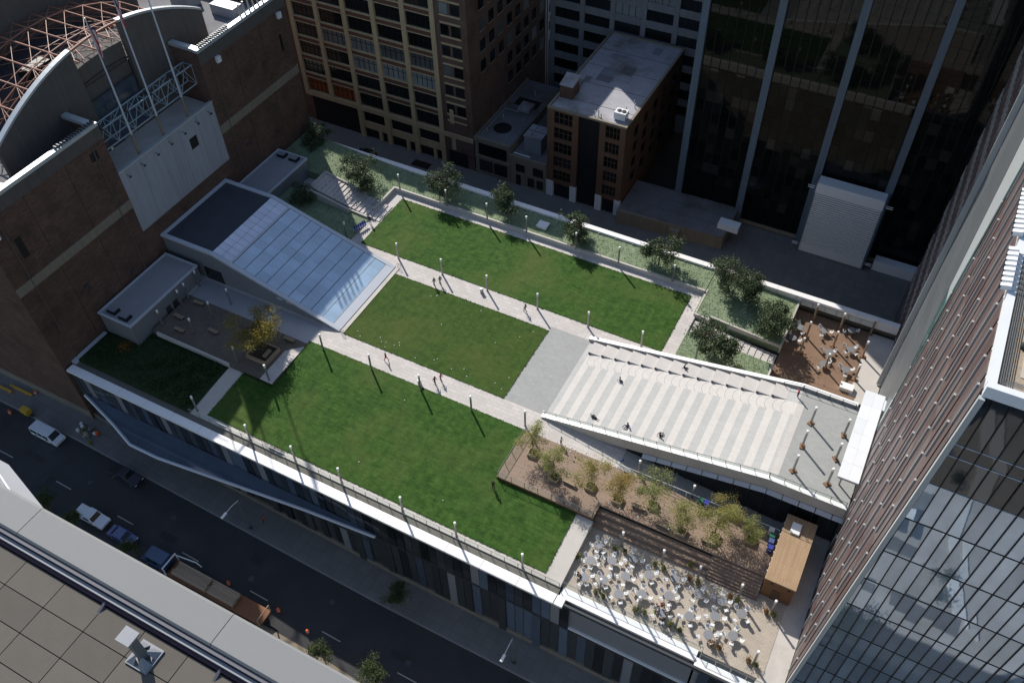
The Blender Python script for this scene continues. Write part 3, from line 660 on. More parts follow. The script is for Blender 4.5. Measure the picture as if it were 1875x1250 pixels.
def hut(label,x0,x1,y0,y1,zb,zt,roofm,vents):
    t=thing('service_hut',label,'building',((x0+x1)/2,(y0+y1)/2,zb))
    MB().box(x0+.12,y0+.12,zb,x1-.12,y1-.12,zt-.2).obj('wall','zinc',t)
    MB().box(x0+.3,y0+.3,zt-.2,x1-.3,y1-.3,zt-.1).obj('roof','zinc_l' if roofm else 'roof_g',t)
    mb=MB(); mb.box(x0,y0,zt-.25,x1,y0+.3,zt+.05); mb.box(x0,y1-.3,zt-.25,x1,y1,zt+.05); mb.box(x0,y0+.3,zt-.25,x0+.3,y1-.3,zt+.05); mb.box(x1-.3,y0+.3,zt-.25,x1,y1-.3,zt+.05)
    mb.obj('roof_edge','mull',t)
    for vx,vy in vents:
        v=MB().box(vx-.8,vy-.55,zt-.1,vx+.8,vy+.55,zt+.02).obj('vent','zinc_l',t); MB().box(vx-.85,vy-.6,zt-.1,vx+.85,vy-.42,zt+.34).obj('vent_hood','black',v); MB().box(vx+.6,vy-.42,zt-.1,vx+.85,vy+.6,zt+.34).obj('vent_hood','black',v)
    for k in range(2): MB().box(x1-.13,lerp(y0,y1,.45+.1*k),zb+.1,x1-.06,lerp(y0,y1,.45+.1*k)+1.0,zb+2.2).obj('door','steel_d',t)
    return t
hut('low grey metal hut with two black roof vents beside the shaded garden',-100.6,-93.9,52.2,67.2,-1.2,3.3,1,[(-98.6,53.6),(-96.0,53.4)])
hut('low grey metal hut beside the back sedum bed at the brick arena',-100.8,-94.3,84.2,97.2,-.5,3.9,1,[(-98.9,95.9),(-96.2,95.9)])
# ================================================================ brick arena
ar=thing('brick_arena','massive brown brick arena with a notched wall and arched open steel roof','building',(-118,75,G))
AX=-101.05
def wall_x(y0,y1,z0,z1,m,name,x1=AX,d=.6): return MB().box(x1-d,y0,z0,x1,y1,z1).obj(name,m,ar)
wall_x(43.6,65.3,G,28.6,'brick','brick_wall'); wall_x(86.0,107.0,G,28.6,'brick','brick_wall'); wall_x(65.3,86.0,G,9.1,'brick','brick_wall')
MB().box(-160,43.6,G,AX-.6,44.2,28.6).obj('brick_wall','brick',ar); MB().box(-160,106.4,G,AX-.6,107,28.6).obj('brick_wall','brick',ar)
MB().box(-160,43.45,G,AX,43.6,G+1.9).obj('stone_base','stone',ar)
MB().box(-106.6,64.9,19.5,AX-.6,65.3,28.6).obj('notch_cheek','brick',ar); MB().box(-106.6,86.0,19.5,AX-.6,86.4,28.6).obj('notch_cheek','brick',ar)
for y0,y1 in ((43.6,65.3),(86.0,107.0)):
    MB().box(AX,y0,14.0,AX+.12,y1,15.5).obj('stone_band','stone',ar); MB().box(AX,y0,26.6,AX+.08,y1,28.6).obj('cornice_band','archw',ar)
    n=int((y1-y0)/3.0)
    for i in range(n): a=lerp(y0,y1,i/n); b=lerp(y0,y1,(i+1)/n); MB().box(AX-.75,a+.01,28.62,AX+.14,b-.01,29.15).obj('parapet_coping','silver',ar)
for y in (64.3,86.1): MB().box(-106.8,y,28.62,-101.85,y+.95,29.15).obj('parapet_coping','silver',ar)
MB().box(-107,65.3,18.8,AX-.62,86.0,19.6).obj('notch_floor','concrete',ar)
for i in range(5):
    a=65.3+4.14*i; MB().box(AX-.4,a+.02,9.1,AX+.02,a+4.12,20.1).obj('grey_panel','notch',ar)
MB().box(AX-.45,65.3,20.1,AX+.1,86,20.35).obj('notch_sill','silver',ar)
MB().box(AX+.02,79.3,15.3,AX+.06,80.9,17.2).obj('wall_opening','black',ar)
for i in range(7): MB().tube((AX,66.5+3.0*i,19.3),(AX+.7,66.5+3.0*i,19.1),.05,n=5).tube((AX+.6,66.5+3.0*i,18.95),(AX+.9,66.5+3.0*i,19.25),.16,n=6).obj('floodlight','steel_d',ar)
for y,z,w,h in ((46.9,18.6,1.0,3.4),(104.1,19.4,.6,3.2),(62.2,24.2,1.4,1.4)): MB().box(AX+.005,y,z,AX+.03,y+w,z+h).obj('wall_slot','black',ar)
for y,z in ((89.2,25.4),(44.6,23.6),(104.6,25.3)): MB().box(AX,y,z,AX+.5,y+.8,z+1.0).obj('wall_lamp','panel_w',ar)
for y in (50.9,58.1,93.0,100.0):
    MB().box(AX+.002,y,G,AX+.02,y+.06,26.5).obj('expansion_joint','black',ar)
for y,z in ((52.5,8.0),(60.4,4.2),(90.5,8.6),(98.8,19.5)): MB().box(AX+.002,y,z,AX+.12,y+.9,z+.6).obj('wall_vent','steel_d',ar)
for y in (46.2,63.0,88.2): MB().tube((AX+.12,y,G),(AX+.12,y,26),.09,n=6).obj('downpipe','archw',ar)
for x,y,a,b,h in ((-104.6,98,2.4,5,1.6),(-105.6,47.5,2,4,1.5),(-104.2,56,1.4,3,1.2),(-112,101,5,2.4,1.8),(-120,100,4,3,2.2)): MB().box(x,y,25.4,x+a,y+b,25.4+h).obj('roof_unit','zinc_l',ar,bevel=.05)
MB().path([(-105,46,25.7),(-105,63,25.7)],[.25,.25],8).obj('roof_duct','silver',ar); MB().path([(-106,88,25.7),(-106,104,25.7)],[.25,.25],8).obj('roof_duct','silver',ar)
for y0 in (58.3,87.0):
    for i in range(14): MB().obox((AX-.3,y0+.5*i,29.4),(.55,.2,.3),(1,0,0)).obj('roof_light','steel_d',ar)
for i in range(6): MB().tube((AX-.4,97.2+1.1*i,29.1),(AX-.5,97.2+1.1*i,31.2),.14,n=6).obj('vent_pipe','silver',ar)
MB().box(-160,44.2,24.6,-107.8,106.4,25.4).obj('roof','roof_g',ar); MB().box(-107.8,44.2,24.6,-101.7,64.9,25.4).obj('roof','roof_g',ar); MB().box(-107.8,86.4,24.6,-101.7,106.4,25.4).obj('roof','roof_l',ar)
def arc(y,c=36.2): return c-5.9*((y-74.6)/20.0)**2
def archwall(x,y0,y1,zb,c,m,name,th=.7,n=14,band=None):
    mb=MB()
    for i in range(n):
        a=lerp(y0,y1,i/n); b=lerp(y0,y1,(i+1)/n)
        mb.hexa([(x-th,a),(x,a),(x,b),(x-th,b)],zb,[arc(a,c),arc(a,c),arc(b,c),arc(b,c)])
    mb.obj(name,m,ar)
    if band:
        for i in range(n):
            a=lerp(y0,y1,i/n); b=lerp(y0,y1,(i+1)/n)
            MB().hexa([(x-th-.08,a),(x+.08,a),(x+.08,b),(x-th-.08,b)],[arc(a,c)+.003]*2+[arc(b,c)+.003]*2,[arc(a,c)+.35]*2+[arc(b,c)+.35]*2).obj('arch_coping',band,ar)
archwall(-107.0,53.9,69.8,19.6,36.2,'archw','arch_wall',band='silver'); archwall(-107.0,78.9,94.6,19.6,36.2,'archw','arch_wall',band='silver')
archwall(-107.9,69.8,78.9,19.6,33.0,'archw','slot_back',n=6)
MB().box(-107.7,70.0,19.7,-107.55,78.7,27.5).obj('slot_glazing','fglass2',ar)
for z in (24.5,27.6,30): MB().box(-107.5,69.8,z,-107.4,78.9,z+.1).obj('slot_rail','steel_d',ar)
archwall(-124.4,52,97,20,37.8,'archw','far_arch_wall',band='silver')
mb=MB()
for i in range(24):
    a=lerp(52,97,i/24); b=lerp(52,97,(i+1)/24); mb.q((-124.4,a,arc(a,30.6)),(-107.7,a,arc(a,30.6)),(-107.7,b,arc(b,30.6)),(-124.4,b,arc(b,30.6)))
mb.obj('vault','vault',ar)
MB().box(-118.5,68,29.5,-115.5,72,31.6).obj('roof_hatch','black',ar)
ys=[57.0+3.4*i for i in range(11)]
XS=(-113.0,-121.0)
zc=lambda y:arc(y,34.1)
for y in ys:
    MB().tube((-108.0 if y<69.8 or y>78.9 else -107.2,y,zc(y)),(-124.2,y,zc(y)),.13,n=6).obj('purlin','tan_steel',ar)
for x in XS:
    for a,b in zip(ys[:-1],ys[1:]):
        MB().tube((x,a,zc(a)),(x,b,zc(b)),.11,n=6).obj('top_chord','tan_steel',ar)
        MB().tube((x-1.4,a+1.7,zc(a)-1.9),(x-1.4,b+1.7,zc(b)-1.9),.08,n=5).obj('bottom_chord','tan_steel',ar)
    for y in ys:
        mb=MB(); 
        for d in (-1.7,1.7): mb.tube((x,y,zc(y)),(x-1.4,y+d,zc(y+d)-1.9),.05,n=4)
        mb.obj('web','tan_steel',ar)
for y in ys:
    for x,xe in ((-113.0,-107.8),(-121.0,-124.2)):
        for d in (-2.0,): MB().tube((x,y,zc(y)),(xe,y+d,zc(y+d)-.6),.08,n=5).obj('strut','tan_steel',ar)
MB().tube((-117,57,zc(57)-1.2),(-117,92,zc(92)-1.2),.08,n=5)
mb=MB()
for a,b in zip(ys[:-1],ys[1:]): mb.tube((-117,a,zc(a)-1.6),(-117,b,zc(b)-1.6),.07,n=5)
mb.obj('tie_rod','tan_steel',ar)
for a,b in zip(ys[:-1],ys[1:]):
    mb=MB()
    for x0,x1 in ((-108,-113),(-113,-117),(-117,-121),(-121,-124.2)): mb.tube((x0,a,zc(a)),(x1,b,zc(b)),.05,n=4); mb.tube((x0,b,zc(b)-1.7),(x1,a,zc(a)-1.7),.05,n=4)
    mb.obj('lattice','tan_steel',ar)
mb=MB()
for a,b in zip([70.0+.9*i for i in range(10)],[70.9+.9*i for i in range(10)]): mb.tube((-107.1,a,arc(a,36.3)),(-107.1,b,arc(b,36.3)),.2,n=6)
mb.obj('edge_beam','tan_steel',ar)
# truss bridge across the notch
tr=thing('truss_bridge','blue-grey steel lighting truss spanning the notch in the arena wall','truss',(-104,76,23))
C4=[(-103.1,23.0),(-104.9,23.0),(-103.1,26.2),(-104.9,26.2)]
for x,z in C4: MB().tube((x,65.2,z),(x,86.8,z),.12,n=6).obj('chord','truss',tr)
for i in range(7):
    a=65.6+3.4*i
    mb=MB()
    for x in (-103.1,-104.9): mb.tube((x,a,23),(x,a,26.2),.07,n=5); 
    for z in (23,26.2): mb.tube((-103.1,a,z),(-104.9,a,z),.07,n=5)
    if i<6:
        for x in (-103.1,-104.9): mb.tube((x,a,23),(x,a+1.7,26.2),.06,n=5); mb.tube((x,a+1.7,26.2),(x,a+3.4,23),.06,n=5)
        mb.tube((-103.1,a,26.2),(-104.9,a+3.4,26.2),.06,n=5)
    mb.obj('web_frame','truss',tr)
for y in (66.5,71.5,76.5,81.5): MB().box(-103.9,y,26.3,-103.0,y+.6,26.9).tube((-103,y+.3,26.6),(-102.6,y+.3,26.4),.25,n=8).obj('lamp_unit','steel_d',tr)
# flagpoles and their furled flags
def flag_mesh(seed):
    r=random.Random(seed); mb=MB(); n,mr=7,12; rows=[]
    for j in range(mr+1):
        row=[]
        for i in range(n+1):
            u=i/n; v=j/mr
            x=.10+u*.75*(1-.45*v)+.05*math.sin(9*v+seed); y=.22*math.sin(u*8+v*3+seed)*(0.3+u); z=-v*4.4-u*1.0*(1-.3*v)
            row.append((x,y,z))
        rows.append(row)
    for j in range(mr):
        for i in range(n):
            mb.cur=2 if (j<5 and i<3) else (0 if (i%2==0) else 1)
            mb.q(rows[j][i],rows[j][i+1],rows[j+1][i+1],rows[j+1][i])
    return mb
for k,(y,zt) in enumerate(((70.5,41.6),(75.8,43.5),(81.3,45.0))):
    lab=('flagpole with a furled striped flag, over the open side of the arena notch','flagpole with a furled striped flag rising in the middle of the arena notch','flagpole with a furled striped flag, over the dark side of the arena notch')[k]
    t=thing('flagpole',lab,'flagpole',(-101.9,y,19.6))
    MB().tube((-101.9,y,19.6),(-101.9,y,23.6),.26,.24,n=10).obj('sleeve','stone',t); MB().tube((-101.9,y,23.6),(-101.9,y,zt),.16,.08,n=10).obj('pole','mull',t)
    MB().lathe([(.02,-.12),(.12,-.05),(.14,.05),(.06,.14)],8,(-101.9,y,zt+.12)).obj('finial','silver',t)
    f=flag_mesh(k*2.1); o=link('flag',f.mesh('flag',['flag_r','flag_w','flag_b'],True),t,(-101.9,y,zt-.5))
# ================================================================ yellow loft building
lf=thing('loft_building','tall loft building with buff terracotta grid and red brick spandrels','building',(-97,140,G))
YF=126.5; cols=[-118.2,-111.7,-104.9,-98.0,-91.1,-84.6]
MB().box(-150,YF+.7,G,-77.35,165,30.5).obj('core_wall','brick_r',lf)
for i,x in enumerate(cols): MB().box(x-.5,YF-.05,G if i>1 else -6.6,x+.5,YF+.69,30.5).obj('pier','yellow',lf)
sp=[14.42+4.2*k for k in range(-5,4)]
wkind=0
for i in range(5):
    x0,x1=cols[i]+.5,cols[i+1]-.5
    for k,z in enumerate(sp):
        if z<-4: continue
        MB().box(x0,YF+.16,z+.3,x1,YF+.68,z+1.15).obj('spandrel','spandrel',lf); MB().box(x0,YF+.05,z+1.15,x1,YF+.68,z+1.42).obj('sill','yellow',lf); MB().box(x0,YF+.08,z+.12,x1,YF+.68,z+.298).obj('lintel','yellow',lf)
        zt=z+.12; zb=z-4.2+1.42
        if zb<-5.6: zb=-5.55
        mm='win_b' if (zb in () or (abs(zb-7.5)<2.2 and i>=1) or (abs(zb-3.3)<2.2 and i>=2 and i<5)) and R.random()<.85 else 'win'
        if abs(zb+5.1)<1.2 and i<2: mm='win_o'
        wo_=MB().box(x0,YF+.45,zb,x1,YF+.5,zt).obj('window',mm,lf)
        mb=MB(); nn=5
        for q in range(1,nn): xx=lerp(x0,x1,q/nn); mb.box(xx-.045,YF+.38,zb,xx+.045,YF+.45,zt)
        mb.box(x0,YF+.38,lerp(zb,zt,.62),x1,YF+.445,lerp(zb,zt,.62)+.08); mb.obj('window_frame','mull_d',wo_)
MB().box(-118.7,YF-.12,-6.6,-77.35,YF+.69,-5.6).obj('belt_course','yellow',lf)
for i in range(2,5):
    x0,x1=cols[i]+.5,cols[i+1]-.5
    MB().box(x0+.35,YF+.35,-9.2,x1-.35,YF+.45,-6.6).obj('shop_window','win',lf); MB().box(x0,YF+.1,-10.9,x1,YF+.68,-9.2).obj('apron_wall','yellow',lf)
    MB().box(x0,YF+.1,-9.2,x0+.35,YF+.68,-6.6).obj('jamb','yellow',lf); MB().box(x1-.35,YF+.1,-9.2,x1,YF+.68,-6.6).obj('jamb','yellow',lf)
    MB().box(x0,YF+.55,G,x1,YF+.66,-10.9).obj('garage_door','black',lf)
    MB().box(lerp(x0,x1,.62),YF+.08,G,lerp(x0,x1,.74),YF+.54,-10.9).obj('door_pier','yellow',lf)
MB().box(-117.6,YF+.6,G,-105.4,YF+.68,-6.6).obj('loading_bay','black',lf)
MB().box(-84.1,YF+.1,G,-77.35,YF+.68,30.5).obj('brick_bay','brick_r',lf)
for k,z in enumerate(sp):
    if z<-6: continue
    for dz in (-.45,1.0): MB().box(-83.0,YF-.02,z+dz,-78.6,YF+.1,z+dz+.32).obj('stone_sill','yellow',lf)
    MB().box(-82.9,YF+.02,z+1.5,-81.2,YF+.098,z+3.5).obj('bay_window','win_b' if k%3==0 else 'win',lf); MB().box(-80.6,YF+.02,z+1.5,-78.7,YF+.098,z+3.5).obj('bay_window','win',lf)
for zz in (-9.5,-3.2): MB().box(-82.4,YF-.05,zz,-81.5,YF+.1,zz+3.2).obj('stone_panel','yellow',lf)
MB().box(-83.3,YF+.0,G,-79,YF+.098,-9.9).obj('doorway','black',lf)
for k,z in enumerate(sp[1:]):
    for j in range(9):
        y=131+3.6*j
        if z<2 and j<3: continue
        w_=MB().box(-77.34,y,z+1.0,-77.28,y+1.9,z+3.3).obj('side_window','win_b' if R.random()<.3 else 'win',lf); MB().box(-77.34,y-.1,z+.78,-77.2,y+2.0,z+.98).obj('side_sill','stone',w_)
# ================================================================ low shops
lw=thing('low_shop','two-storey shop with big dark windows and a patched grey roof','building',(-73,133,G))
MB().box(-77.1,YF+.15,G,-69.2,150,-5.1).obj('wall','stone',lw); MB().box(-76.9,YF+.4,-5.1,-69.4,149.8,-4.98).obj('roof','roof_g',lw)
mb=MB(); mb.box(-77.15,YF-.05,-5.6,-69.2,YF+.38,-4.7); mb.box(-77.15,YF+.38,-5.3,-76.9,150,-4.7); mb.obj('parapet','stone',lw)
for a,b,z0,z1 in ((-76.2,-69.9,-8.6,-6.0),(-76.2,-73.2,-12.6,-9.9),(-72.8,-69.9,-12.9,-9.9)): MB().box(a,YF+.02,z0,b,YF+.148,z1).obj('shop_window','win',lw)
for z in (-9.4,-12.95): MB().box(-77.1,YF-.02,z,-69.2,YF+.148,z+.35).obj('string_course','stone',lw)
MB().lathe([(1.9,0),(1.7,.05),(1.0,.07)],14,(-73.5,131.8,-4.98)).obj('tar_patch','black',lw); MB().box(-73.6,138.5,-4.98,-70.9,141.2,-4.2).obj('roof_light','roof_l',lw)
for x,y,h in ((-75.8,129.5,.8),(-71.2,129.0,.6),(-74.9,134.8,1.0),(-70.6,135.5,.7),(-72.8,145,1.1)): MB().tube((x,y,-4.98),(x,y,-4.98+h),.12,n=6).obj('vent_pipe','silver',lw)
MB().path([(-76.2,128,-4.8),(-76.2,138,-4.8),(-73,138,-4.8)],[.09]*3,6).obj('roof_pipe','roof_l',lw)
MB().box(-75.5,140.4,-4.98,-70.3,143.2,-4.93).obj('roof_well','black',lw)
ls=thing('low_shop','small tan shop with an open grey roof and boxy roof tank','building',(-65,133,G))
MB().box(-69.1,YF+.1,G,-61.1,148,-6.9).obj('wall','stone',ls); MB().box(-69,YF+.35,-6.9,-61.2,148,-6.75).obj('roof','roof_g',ls); MB().box(-69.1,YF-.06,-7.4,-61.1,YF+.33,-6.4).obj('parapet','stone',ls)
for a,b,z0,z1 in ((-67.8,-65.9,-10.0,-8.3),(-64.0,-61.8,-10.0,-8.1),(-67.8,-66.8,G,-10.9),(-65.2,-63.8,-12.9,-10.9),(-63.2,-61.8,-12.9,-10.9)): MB().box(a,YF+.0,z0,b,YF+.098,z1).obj('shop_window','win',ls)
tk=MB().box(-67.3,129.2,-6.75,-63.6,133.2,-3.2).obj('roof_tank','tarp',ls); MB().box(-67.4,129.1,-3.2,-63.5,133.3,-3.05).obj('tank_lid','roof_l',tk); MB().box(-67.3,131.1,-3.05,-63.6,131.25,-2.95).obj('lid_seam','roof_g',tk); MB().box(-66.1,129.2,-3.05,-66.0,133.2,-2.96).obj('lid_seam','roof_g',tk)
MB().box(-68.6,127.2,-6.5,-65,127.4,-6.3).obj('flashing','panel_w',ls)
struct('alley_floor',MB().box(-77.1,148,G-.1,-45,157,G+.1),'asphalt')
# ================================================================ orange brick walk-up
mdb=thing('brick_walkup','six-storey orange brick block with a black recess and pale roof','building',(-53,141,G))
MB().box(-61,YF+.5,G,-45.4,156,6.6).obj('core_wall','brick_o',mdb)
for a,b in ((-61.0,-59.6),(-55.9,-54.7),(-50.5,-49.3),(-46.5,-45.4)): MB().box(a,YF,G+3.8,b,YF+.49,6.6).obj('pier','brick_o',mdb); MB().box(a-.05,YF-.1,G,b+.05,YF+.49,G+3.8).obj('white_pier','panel_w',mdb)
MB().box(-54.7,YF+.42,G+.2,-50.5,YF+.48,6.6).obj('black_recess','black',mdb)
for a,b in ((-59.6,-55.9),(-49.3,-46.5)):
    for k in range(5):
        z=-9.3+3.25*k; MB().box(a,YF+.1,z-.9,b,YF+.49,z).obj('spandrel','brick_o',mdb); w_=MB().box(a,YF+.36,z,b,YF+.42,z+2.35).obj('window','win',mdb)
        mb=MB()
        for q in (1,2,3): xx=lerp(a,b,q/4); mb.box(xx-.04,YF+.3,z,xx+.04,YF+.36,z+2.35)
        mb.box(a,YF+.3,z+1.2,b,YF+.355,z+1.28); mb.obj('window_frame','brick_o',w_)
    MB().box(a,YF+.1,6.2,b,YF+.49,6.6).obj('head_wall','brick_o',mdb); MB().box(a,YF+.4,G,b,YF+.48,G+3.6).obj('shopfront','win',mdb)
for k in range(4):
    for j in range(5): MB().box(-45.39,131+4.8*j,-8+3.4*k,-45.3,132.6+4.8*j,-6.2+3.4*k).obj('side_window','win',mdb)
MB().box(-60.8,YF+.6,6.6,-45.6,155.8,6.72).obj('roof','roof_l',mdb)
mb=MB(); mb.box(-61.05,YF+.0,6.6,-45.3,YF+.45,7.0); mb.box(-45.75,YF+.45,6.6,-45.3,156.1,7.0); mb.box(-61.05,YF+.45,6.6,-60.6,156.1,7.0); mb.box(-60.6,155.7,6.6,-45.75,156.1,7.0); mb.obj('parapet','stone',mdb)
hv=MB().box(-48.6,128.2,6.9,-46.4,129.9,8.3).obj('air_unit','panel_w',mdb); MB().lathe([(.42,0),(.42,.1),(.3,.12)],12,(-47.9,129.05,8.3)).obj('fan','black',hv); MB().lathe([(.42,0),(.42,.1),(.3,.12)],12,(-47.0,129.05,8.3)).obj('fan','black',hv)
r_=random.Random(31)
for k in range(9):
    x=r_.uniform(-59,-49); y=r_.uniform(135,152); a=r_.uniform(1.5,4); b=r_.uniform(1,3); MB().box(x,y,6.72,x+a,y+b,6.735+.002*k).obj('roof_patch',('roof_g','roof_l','tarp')[k%3],mdb)
for k in range(4): MB().box(-60.6,131+6.2*k,6.722,-45.8,131.14+6.2*k,6.75).obj('roof_seam','roof_g',mdb)
MB().box(-60.4,130.5,6.7,-57.9,133.6,9.3).obj('stair_head','brick',mdb); MB().hexa([(-60.5,130.4),(-57.8,130.4),(-57.8,133.7),(-60.5,133.7)],[9.3,9.3,9.3,9.3],[9.4,9.4,10.2,10.2]).obj('stair_roof','roof_l',mdb)
MB().hexa([(-60.2,134),(-58.2,134.4),(-58.6,136.8),(-60.4,136)],6.72,7.5).obj('tarpaulin','tarp',mdb)
for x,y,h in ((-52,127.6,1.2),(-50.8,127.7,1.0),(-51.4,127.9,1.4),(-47.6,131.8,.9),(-46.5,133.2,1.0),(-47.2,134.6,.8)): MB().tube((x,y,6.7),(x,y,6.7+h),.1,n=6).obj('vent_pipe','silver',mdb)
# ================================================================ grey frame building behind
gb=thing('concrete_loft_building','pale blue-grey concrete frame building with banded windows behind the walk-up','building',(-55,165,G))
MB().box(-75.6,157.6,G,-20,185,38).obj('core_wall','greyb',gb)
gx=[-75.2+6.65*i for i in range(9)]
for x in gx: MB().box(x-.1,157.0,G,x+.95,157.59,38).obj('pier','greyb',gb)
for k in range(12):
    z=-8.9+3.85*k
    if z>33: break
    MB().box(-75.5,157.12,z-1.55,-20,157.58,z).obj('floor_band','greyb',gb)
    for i in range(8):
        a=gx[i]+.95; b=gx[i+1]-.1; w_=MB().box(a,157.4,z,b,157.46,z+2.28).obj('window','win_b' if R.random()<.12 else 'win',gb)
        mb=MB()
        for q in range(1,4): xx=lerp(a,b,q/4); mb.box(xx-.05,157.32,z,xx+.05,157.4,z+2.28)
        mb.obj('window_frame','mull_d',w_)
for x in (-76.4,-75.9): MB().tube((x,157.3,G),(x,157.3,30),.12,n=6).obj('downpipe','mull',gb)
# ================================================================ black glass tower
bt=thing('black_glass_tower','black glass office tower striped with blue-grey columns','building',(-5,150,G))
YT=135.4
MB().box(-37.3,YT+.35,G,45,175,78).obj('core_wall','mull_d',bt)
pmesh={k:MB().box(-.69,-.03,-1.05,.69,.03,1.05).mesh('glass_pane',('tglass','win_d')[k]) for k in (0,1)}
cx=[-36.7+12.15*i for i in range(7)]
for x in cx: MB().box(x-.62,YT-.55,G,x+.62,YT+.34,78).obj('column','bluecol',bt)
cnt=0; rest=MB()
for k in range(27):
    z=-11.9+2.13*k
    for i in range(6):
        for j in range(7):
            x=cx[i]+1.4+1.558*j
            if i==2 and z<2.5: continue
            vis=(x<13 and z<45)
            tx_,tz_=R.uniform(-.012,.012),R.uniform(-.014,.014)
            lit=R.random()
            if vis and cnt<300 and -8<z<38.5 and (j%1==0) and not(i>3):
                cnt+=1; o=link('glass_pane',pmesh[0] if lit<.85 else pmesh[1],bt,(x,YT+.2,z),rot=(tx_,0,tz_))
            elif x<45: rest.box(x-.69,YT+.17+tz_*3,z-1.05,x+.69,YT+.23+tz_*3,z+1.05)
o=rest.obj('glazing','tglass',bt); o['kind']='stuff'
for i in range(4):
    MB().box(cx[i]+.62,YT-.1,-13.3,cx[i+1]-.62,YT+.3,-12.6).obj('base_band','stone',bt)
lv=thing('louvre_screen','tall white louvred vent screen on the foot of the black tower','vent',(-6,133,G))
MB().box(-11.9,132.9,-12.6,-.1,134.7,1.9).obj('housing','steel_d',lv); MB().box(-12.0,132.5,1.9,0,134.8,2.3).obj('cap','panel_w',lv); MB().box(-12.0,132.4,.2,0,132.9,1.9).obj('head_panel','panel_w',lv); MB().box(-12.0,132.45,-13.2,0,132.9,-11.4).obj('foot_panel','panel_w',lv)
for s_ in (-12.05,-.25): MB().box(s_,132.35,-13.3,s_+.3,134.8,2.31).obj('side_frame','bluecol',lv)
for i in range(25): MB().hexa([(-11.7,132.46),(-.3,132.5),(-.3,132.74),(-11.7,132.74)],[-11.3+.46*i,-11.3+.46*i,-11.24+.46*i,-11.24+.46*i],[-11.10+.46*i,-11.10+.46*i,-11.07+.46*i,-11.07+.46*i]).obj('louvre','white',lv)
for z in (.9,-12.2):
    for s_ in (-13.2,.1): MB().box(s_,132.6,z,s_+1.2,132.72,z+.12).box(s_,132.6,z+.4,s_+1.2,132.72,z+.5).obj('bracket','panel_w',lv)
pdm=thing('podium_roof','low grey podium roof with paving seams at the foot of the black tower','building',(-33,130,G))
MB().hexa([(-45.2,124.6),(-24.6,126.2),(-24.6,134.9),(-45.2,134.9)],G,-10.4).obj('wall','stone',pdm)
for i in range(6):
    for j in range(3):
        a=-45.0+3.38*i; b=125.0+.08*(i)*1.2+3.2*j; MB().box(a,b+.4,-10.4,a+3.3,b+3.5,-10.33).obj('roof_slab','roof_g',pdm)
MB().box(-26.5,128.2,-10.4,-22.6,130.2,-9.2).obj('white_end_block','panel_w',pdm)
MB().box(-34.6,124.5,G,-32.6,126,-11).obj('stair_wall','stone',pdm)
wb=MB().box(1.5,133.2,-13.3,13,135,-11.2).obj('low_white_wall','panel_w'); tag(wb,'plain white low wall beside the louvre screen at the black tower','wall')
# ================================================================ brown tower on the right
tw=thing('brown_tower','tall leaning-faced tower of brown panels and pale fins above the park','tower',(20,85,G))
def tx(z): return 8.3+.033*z
def fq(y0,y1,z0,z1,d=0,y0t=None,y1t=None):
    """a flat piece on the leaning west face, d metres proud of it"""
    y0t=y0 if y0t is None else y0t; y1t=y1 if y1t is None else y1t
    return [(tx(z0)-d,y1,z0),(tx(z0)-d,y0,z0),(tx(z1)-d,y0t,z1),(tx(z1)-d,y1t,z1)]
def slabf(mb,y0,y1,z0,z1,d0,d1,y0t=None,y1t=None):
    a=fq(y0,y1,z0,z1,d1,y0t,y1t); b=fq(y0,y1,z0,z1,d0,y0t,y1t); k=len(mb.v); mb.v+=a+b
    F=[(k,k+1,k+2,k+3),(k+7,k+6,k+5,k+4)]+[(k+4+i,k+4+(i+1)%4,k+(i+1)%4,k+i) for i in range(4)]
    mb.f+=F; mb.mi+=[mb.cur]*6; return mb
ZR=52.6
def Ls(z): return 95.9+.13*z
def Rs(z): return 79.05+max(0,.27*(z-14))
# solid body behind the skins
body=MB()
for z0,z1 in ((G,20),(20,ZR)):
    k=len(body.v)
    for z in (z0,z1):
        body.v+=[(tx(z)+.5,47.5,z),(45,47.5,z),(45,79,z),(tx(z)+.5,79,z)]
    body.f+=[(k,k+3,k+2,k+1),(k+4,k+5,k+6,k+7)]+[(k+i,k+(i+1)%4,k+4+(i+1)%4,k+4+i) for i in range(4)]; body.mi+=[0]*6
for z0,z1 in ((G,20),(20,60),(60,95)):
    k=len(body.v)
    for z in (z0,z1):
        body.v+=[(tx(z)+.5,79.05,z),(45,79.05,z),(45,124.3+.35*(z+13.5),z),(tx(z)+.5,124.3+.35*(z+13.5),z)]
    body.f+=[(k,k+3,k+2,k+1),(k+4,k+5,k+6,k+7)]+[(k+i,k+(i+1)%4,k+4+(i+1)%4,k+4+i) for i in range(4)]; body.mi+=[0]*6
body.obj('core_wall','greyp',tw)
slabf(MB(),47.2,79,G,ZR,-.4,.0).obj('window_backing','mglass_d',tw)
slabf(MB(),Ls(-13.5),124.5,G,95,-.4,.0,Ls(95),162).obj('window_backing','mglass_d',tw)
rows=[ZR-6.15*(i+1) for i in range(11)]
for ri,z in enumerate(rows):
    for j in range(22):
        y=47.5+1.43*j
        if z<-10: continue
        z0=max(z,-1.6)
        if z+6.1<-1: continue
        m_='brownp' if (j//2+ri)%3 else 'brownp2'
        slabf(MB(),y+.02,y+(1.41 if j%2 else 1.02),z0,z+6.12,.0,.14).obj('facade_panel',m_,tw)
        if (j+ri)%2==0: 
            f=slabf(MB(),y+1.1,y+1.2,max(z+.6,-1.4),z+5.2,.14,.30).obj('fin','finw',tw)
        if (j+ri)%2==0: slabf(MB(),y+1.02,y+1.24,z+5.25,z+5.31,.14,.30).obj('fin_tick','finw',f)
st=MB()
